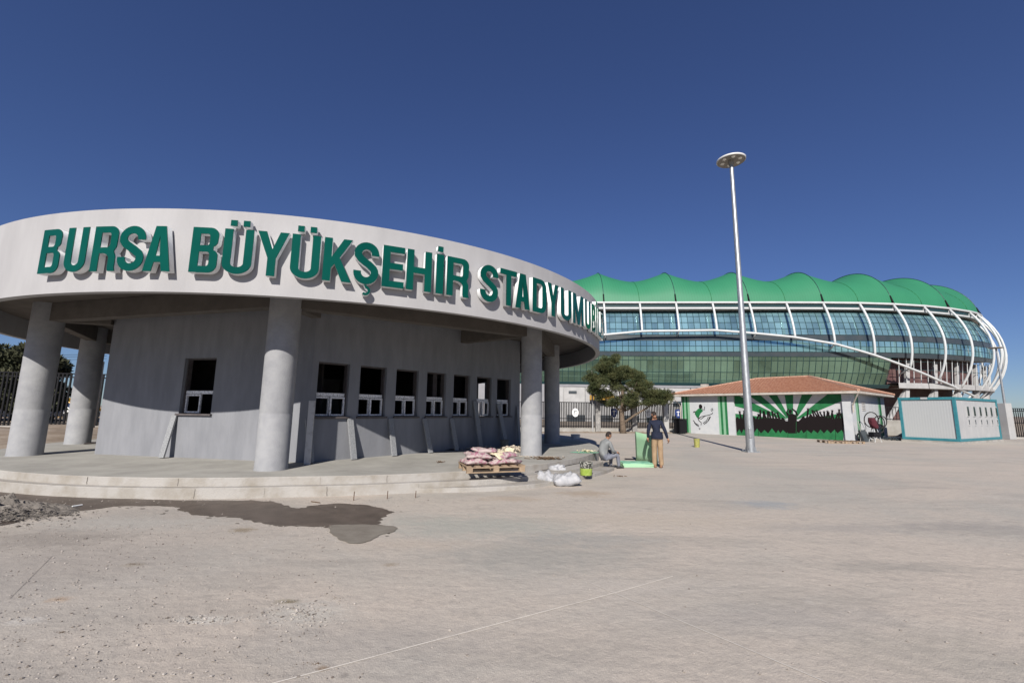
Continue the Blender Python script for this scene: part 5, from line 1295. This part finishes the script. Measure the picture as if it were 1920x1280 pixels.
# ================================================================== CLUTTER between kiosk and cabin
wb_ = at(1625, 829)
wbt = thing('wheelbarrow', 'grey wheelbarrow tipped against the right wall of the painted kiosk', 'wheelbarrow', (wb_.x + .5, wb_.y + .5, 0), .5)
mb = MB(); mb.add([(-.45, 0, .05), (.45, 0, .05), (.38, .25, .75), (-.38, .25, .75), (-.35, .22, .15), (.35, .22, .15), (.3, .4, .68), (-.3, .4, .68)], [(0, 1, 2, 3), (4, 5, 6, 7), (0, 1, 5, 4), (1, 2, 6, 5), (2, 3, 7, 6), (3, 0, 4, 7)]); mb.build('tray', 'spandrel', wbt)
for s_ in (-1, 1): mb = MB(); mb.tube([(s_ * .3, .3, .0), (s_ * .36, .2, .9), (s_ * .38, .3, 1.35)], .02, 6); mb.build('handle', 'plinth', wbt)
def torus(R, r, n=24, k=6, c=(0, 0, 0)):
    mb = MB(); mb.tube([(c[0] + R * math.cos(2 * PI * i / n), c[1], c[2] + R * math.sin(2 * PI * i / n)) for i in range(n + 1)], r, k, cap=False); return mb
torus(.2, .045, c=(.0, .5, .3)).build('wheel', 'rubber', wbt, smooth=True)
q = at(1650, 829)
cc = thing('hose_coil', 'tangle of black hose loops standing beside the cabin', 'hose', (q.x + .9, q.y + 1.0, .0), .3)
for i, (x, z, R) in enumerate(((0, 1.25, .42), (.12, 1.3, .36), (-.35, 1.45, .5), (.2, .8, .3), (-.2, .55, .35))):
    o = torus(R, .032, c=(x, i * .07, z)).build('hose_loop', 'rubber', cc, smooth=True); o.rotation_euler = (random.uniform(-.1, .1), random.uniform(-.15, .15), random.uniform(-.3, .3))
q = at(1640, 829)
fr_ = thing('power_trowel', 'site machine on thin white legs with a maroon cover, right of the kiosk wall', 'machine', (q.x + .25, q.y + .25, 0), .2)
for x, y in ((-.25, -.2), (.25, -.2), (-.2, .25), (.22, .25)): mb = MB(); mb.tube([(x, y, 0), (x * .5, y * .5, .85)], .016, 6); mb.build('leg', 'steelwhite', fr_)
mb = MB(); mb.box((0, 0, .48), (.55, .42, .32)); mb.build('engine', 'black', fr_, bevel=.04)
o = pillow(.75, .42, .40, 'cover', 'maroonf', 77, fr_, wr=.03); o.location = (-.02, 0, 1.2); o.rotation_euler = (0, 1.25, 0)
mb = MB(); mb.tube([(.1, 0, .8), (.5, .1, 1.3), (.75, .1, 1.75)], .02, 6); mb.tube([(.75, .1, 1.75), (.9, .1, 1.2), (.5, .1, 1.3)], .016, 6); mb.build('handlebar', 'black', fr_)
q = at(1660, 826); tag(rocks(160, lambda r: (q.x + 1.2 + r.gauss(0, .6), q.y + .8 + r.gauss(0, .3), r.uniform(0, .2)), 'junk_pile', 'spandrel', .03, .12, 55), 'low pile of dark site rubbish between the kiosk and the cabin', 'debris')
q = at(1611, 826); mb = MB(); mb.lathe([(.09, 0), (.09, .22), (.04, .3), (.0, .31)], 10); tag(mb.build('gas_bottle', 'spandrel', loc=(q.x + .3, q.y + .25, 0), smooth=True), 'small grey canister at the foot of the kiosk side wall', 'canister')
mb = MB(); mb.box((0, 0, .5), (.05, .05, 1.25)); o = mb.build('yellow_strap_coil', 'yellow'); o.hide_render = False; bpy.data.objects.remove(o)
a, b = at(92, 842, .3), at(200, 835, .3); mb = MB(); mb.tube([(a.x, a.y + 1.2, PL + .02), (b.x, b.y + 1.2, PL + .02)], .035, 4); tag(mb.build('timber_batten', 'sill'), 'dark batten lying on the platform behind the big left column', 'timber')
q = at(159, 829, PL); mb = MB(); mb.box((0, 0, .05), (.3, .16, .1)); tag(mb.build('loose_brick', 'rust', loc=(q.x, q.y, PL), rz=.3), 'dark brick lying on the platform before the rear left column', 'brick')

# ================================================================== PEOPLE
def figure(name, label, loc, rz, joints, edges, mats, parts_mat, hairdef=None, scale=1.0):
    """one continuous skinned body; material by nearest bone"""
    root = thing(name, label, 'person', loc, rz); root.scale = (scale,) * 3
    names = list(joints); idx = {n: i for i, n in enumerate(names)}
    me = bpy.data.meshes.new('body'); me.from_pydata([joints[n][:3] for n in names], [(idx[a], idx[b]) for a, b in edges], []); me.update()
    o = bpy.data.objects.new('body', me); COL.objects.link(o)
    md = o.modifiers.new('skin', 'SKIN'); md.use_smooth_shade = True
    lay = me.skin_vertices[0].data if me.skin_vertices else None
    if lay is None:
        bpy.context.view_layer.objects.active = o; bpy.ops.mesh.customdata_skin_add(); lay = me.skin_vertices[0].data
    for i, n in enumerate(names):
        r = joints[n][3]; lay[i].radius = (r if isinstance(r, tuple) else (r, r)); lay[i].use_root = (n == 'pelvis')
    sb = o.modifiers.new('sub', 'SUBSURF'); sb.levels = 2; sb.render_levels = 2
    bpy.context.view_layer.update(); dg = bpy.context.evaluated_depsgraph_get(); me2 = bpy.data.meshes.new_from_object(o.evaluated_get(dg)); bpy.data.objects.remove(o)
    me2.materials.clear()
    for m_ in mats: me2.materials.append(M[m_])
    seg = [(Vector(joints[a][:3]), Vector(joints[b][:3]), parts_mat.get((a, b), 0)) for a, b in edges]
    for p in me2.polygons:
        c = p.center; best, bd = 0, 1e9
        for a, b, k in seg:
            t = max(0, min(1, (c - a).dot(b - a) / max(1e-9, (b - a).length_squared))); d = (c - a.lerp(b, t)).length
            if d < bd: bd, best = d, k
        p.material_index = best; p.use_smooth = True
    return root, link('body', me2, None, root)
def head(root, c, R3, hair=True):
    """head with face: cranium, jaw, nose, ears, eyes; hair shell over it. local +y = face direction"""
    bm = bmesh.new(); bmesh.ops.create_icosphere(bm, subdivisions=4, radius=1)
    for v in bm.verts:
        x, y, z = v.co; s_ = 1 - .22 * max(0, -z) ** 1.4
        nx_, ny_ = x * .076 * s_, y * .096 * (1 - .12 * max(0, -z))
        nz_ = z * .118
        if y > .75 and abs(x) < .28: ny_ += .022 * math.exp(-((z + .08) / .16) ** 2) * (1 - abs(x) / .28)
        if y > .5: ny_ -= .010 * math.exp(-((z - .16) / .12) ** 2) * math.exp(-((abs(x) - .36) / .16) ** 2); ny_ += .006 * math.exp(-((z + .46) / .09) ** 2) * math.exp(-(x / .3) ** 2)
        v.co = (nx_, ny_, nz_)
    me = bpy.data.meshes.new('head'); bm.to_mesh(me); bm.free(); me.polygons.foreach_set('use_smooth', [True] * len(me.polygons))
    h = link('head', me, 'skin', root); h.matrix_local = Matrix.Translation(c) @ R3.to_4x4()
    for s_ in (-1, 1):
        mb = MB(); mb.tube([(s_ * .072, -.015, -.028), (s_ * .085, -.02, 0), (s_ * .082, -.01, .028)], [.012, .018, .012], 8); mb.build('ear', 'skin', h, smooth=True)
        mb = MB(); mb.lathe([(0, .012), (.009, .008), (.011, 0), (0, -.01)], 8); e_ = mb.build('eye', 'hair', h); e_.location = (s_ * .030, .083, .014)
    bm = bmesh.new(); bmesh.ops.create_icosphere(bm, subdivisions=4, radius=1)
    kill = [v for v in bm.verts if (v.co.y > .25 and v.co.z < .52) or v.co.z < -.42 or (v.co.y > -.1 and v.co.z < .0)]
    bmesh.ops.delete(bm, geom=kill, context='VERTS')
    for v in bm.verts:
        n = 1 + .05 * math.sin(v.co.x * 19) * math.sin(v.co.z * 17 + v.co.y * 13); v.co = (v.co.x * .084 * n, v.co.y * .104 * n, v.co.z * .127 * n)
    me = bpy.data.meshes.new('hair'); bm.to_mesh(me); bm.free(); me.polygons.foreach_set('use_smooth', [True] * len(me.polygons)); link('hair', me, 'hair', h)
    return h
def hand(root, wrist, dirn, palm_n, m='skin', side=1):
    """palm with four bent fingers and a thumb"""
    d = Vector(dirn).normalized(); n = Vector(palm_n); n = (n - d * n.dot(d)).normalized(); w = d.cross(n).normalized() * side
    W = Vector(wrist); mb = MB()
    mb.tube([W - d * .01, W + d * .03, W + d * .085], [.024, .036, .034], 10); 
    ph = mb.build('hand', m, root, smooth=True)
    for i, (o_, L) in enumerate(((-.028, .072), (-.010, .082), (.010, .076), (.028, .060))):
        b = W + d * .08 + w * o_; p1 = b + d * L * .45 + n * .008; p2 = p1 + d * L * .32 + n * .020; p3 = p2 + d * L * .15 + n * .022
        f = MB(); f.tube([b - d * .01, p1, p2, p3], [.0095, .009, .008, .006], 7); f.build('finger', m, ph, smooth=True)
    b = W + d * .025 - w * .028; f = MB(); f.tube([b, b + d * .03 - w * .022 + n * .006, b + d * .062 - w * .024 + n * .016], [.012, .011, .008], 7); f.build('thumb', m, ph, smooth=True)

mq = at(1236, 877)
J = {'pelvis': (0, 0, .96, (.135, .105)), 'waist': (-.01, .0, 1.08, (.165, .12)), 'chest': (-.02, .01, 1.28, (.19, .13)), 'upchest': (-.03, .02, 1.41, (.14, .10)), 'neck': (-.045, .045, 1.50, .055), 'headb': (-.055, .07, 1.57, .05),
     'shL': (-.19, .02, 1.42, .068), 'elL': (-.265, .01, 1.15, .060), 'wrL': (-.275, .09, .92, .042), 'shR': (.15, .01, 1.41, .068), 'elR': (.255, -.02, 1.15, .060), 'wrR': (.325, .04, .91, .042),
     'hipL': (-.085, 0, .90, .108), 'knL': (-.10, .03, .50, .088), 'anL': (-.11, -.01, .12, .074), 'hemL': (-.11, -.01, .06, .078), 'hipR': (.085, 0, .90, .108), 'knR': (.09, .02, .50, .088), 'anR': (.105, -.01, .12, .074), 'hemR': (.105, -.01, .06, .078)}
Ed = [('pelvis', 'waist'), ('waist', 'chest'), ('chest', 'upchest'), ('upchest', 'neck'), ('neck', 'headb'), ('upchest', 'shL'), ('shL', 'elL'), ('elL', 'wrL'), ('upchest', 'shR'), ('shR', 'elR'), ('elR', 'wrR'), ('pelvis', 'hipL'), ('hipL', 'knL'), ('knL', 'anL'), ('anL', 'hemL'), ('pelvis', 'hipR'), ('hipR', 'knR'), ('knR', 'anR'), ('anR', 'hemR')]
pm = {e: 0 for e in Ed}; pm[('neck', 'headb')] = 2; pm[('upchest', 'neck')] = 0
for e in Ed:
    if e[0] in ('hipL', 'knL', 'anL', 'hipR', 'knR', 'anR') or e[1] in ('hipL', 'hipR'): pm[e] = 1
man, _ = figure('person', 'man in navy jacket and khaki trousers standing beside the green foam sheet', (mq.x, mq.y + .1, 0), -.22, J, Ed, ['navy', 'khaki', 'skin'], pm)
R3 = Matrix.Rotation(.55, 3, 'Z') @ Matrix.Rotation(-.45, 3, 'X'); head(man, Vector((-.065, .10, 1.655)), R3)
hand(man, (-.285, .09, .92), (-.02, .25, -1), (.7, .6, 0)); hand(man, (.335, .04, .91), (.30, .25, -1), (-.7, .5, 0), side=-1)
# jacket skirt and shoes
mb = MB(); mb.lathe([(.190, .90), (.190, .98), (.172, 1.12)], 24); 
o = mb.build('jacket_hem', 'navy', man, smooth=True); o.scale = (1, .84, 1)
def shoe(root, x, y, z, rz, m, L=.27):
    prof = [(-.11, .0, .035), (-.08, .0, .045), (0, 0, .042), (.09, 0, .038), (.15, 0, .022)]
    mb = MB(); n = 10; vs = []
    for (yy, _, r), h in zip(prof, (.075, .095, .075, .05, .035)):
        for k in range(n):
            a = 2 * PI * k / n; vs.append((math.cos(a) * r, yy, max(0, (math.sin(a) * .5 + .5) * h)))
    mb.add(vs, [(i * n + k, i * n + (k + 1) % n, (i + 1) * n + (k + 1) % n, (i + 1) * n + k) for i in range(4) for k in range(n)] + [tuple(range(n)), tuple(4 * n + k for k in range(n))])
    o = mb.build('shoe', m, root, smooth=True); o.location = (x, y, z); o.rotation_euler.z = rz
shoe(man, -.105, .02, 0, .25, 'shoebrown'); shoe(man, .10, .02, 0, -.2, 'shoebrown')

# seated man: on the middle step, side/back view, leaning forward, facing right
sq = at(1132, 866, .21)
Js = {'pelvis': (0, 0, .13, (.15, .125)), 'waist': (-.0, .0, .27, (.155, .125)), 'chest': (.05, 0, .46, (.175, .13)), 'upchest': (.11, 0, .60, (.13, .10)), 'neck': (.17, 0, .68, .058), 'headb': (.20, 0, .73, .052),
      'shL': (.12, .18, .585, .070), 'elL': (.24, .21, .33, .052), 'wrL': (.46, .10, .30, .036), 'shR': (.13, -.18, .585, .072), 'elR': (.23, -.23, .33, .054), 'wrR': (.44, -.10, .28, .036),
      'hipL': (.06, .09, .12, .095), 'knL': (.42, .13, .24, .072), 'anL': (.38, .12, -.08, .052), 'hemL': (.38, .12, -.135, .055), 'hipR': (.06, -.09, .12, .095), 'knR': (.46, -.13, .22, .074), 'anR': (.50, -.13, -.10, .052), 'hemR': (.50, -.13, -.145, .055)}
Es = [('pelvis', 'waist'), ('waist', 'chest'), ('chest', 'upchest'), ('upchest', 'neck'), ('neck', 'headb'), ('upchest', 'shL'), ('shL', 'elL'), ('elL', 'wrL'), ('upchest', 'shR'), ('shR', 'elR'), ('elR', 'wrR'), ('pelvis', 'hipL'), ('hipL', 'knL'), ('knL', 'anL'), ('anL', 'hemL'), ('pelvis', 'hipR'), ('hipR', 'knR'), ('knR', 'anR'), ('anR', 'hemR')]
ps = {e: 0 for e in Es}; ps[('neck', 'headb')] = 2
for e in Es:
    if e[0] in ('hipL', 'knL', 'anL', 'hipR', 'knR', 'anR') or e[1] in ('hipL', 'hipR'): ps[e] = 1
sit, _ = figure('person', 'man in a grey sweatshirt sitting on the end of the steps, seen from behind', (sq.x, sq.y + .12, .205), .42, Js, Es, ['shirt', 'jeans', 'skin'], ps)
R3 = Matrix.Rotation(-PI / 2, 3, 'Z') @ Matrix.Rotation(-.30, 3, 'X'); head(sit, Vector((.235, 0, .80)), R3)
hand(sit, (.46, .10, .30), (1, -.3, -.1), (0, 0, -1)); hand(sit, (.44, -.10, .28), (1, .3, -.1), (0, 0, -1), side=-1)
shoe(sit, .42, .12, -.205, -PI / 2, 'shoe'); shoe(sit, .54, -.13, -.205, -PI / 2, 'shoe')

# overhead wires far behind on the left
for i, (y0, y1) in enumerate(((650, 657), (654, 661), (659, 666))):
    a, b = atY(-200, y0 - 12, 80), atY(200, y1 + 6, 80); mb = MB(); mb.tube([a.lerp(b, k / 10) - Vector((0, 0, 1.2 * math.sin(PI * k / 10))) for k in range(11)], .03, 4); tag(mb.build('power_line', 'black'), ('upper', 'middle', 'lower')[i] + ' of the three power lines crossing the sky between the left columns', 'cable', 'power lines')
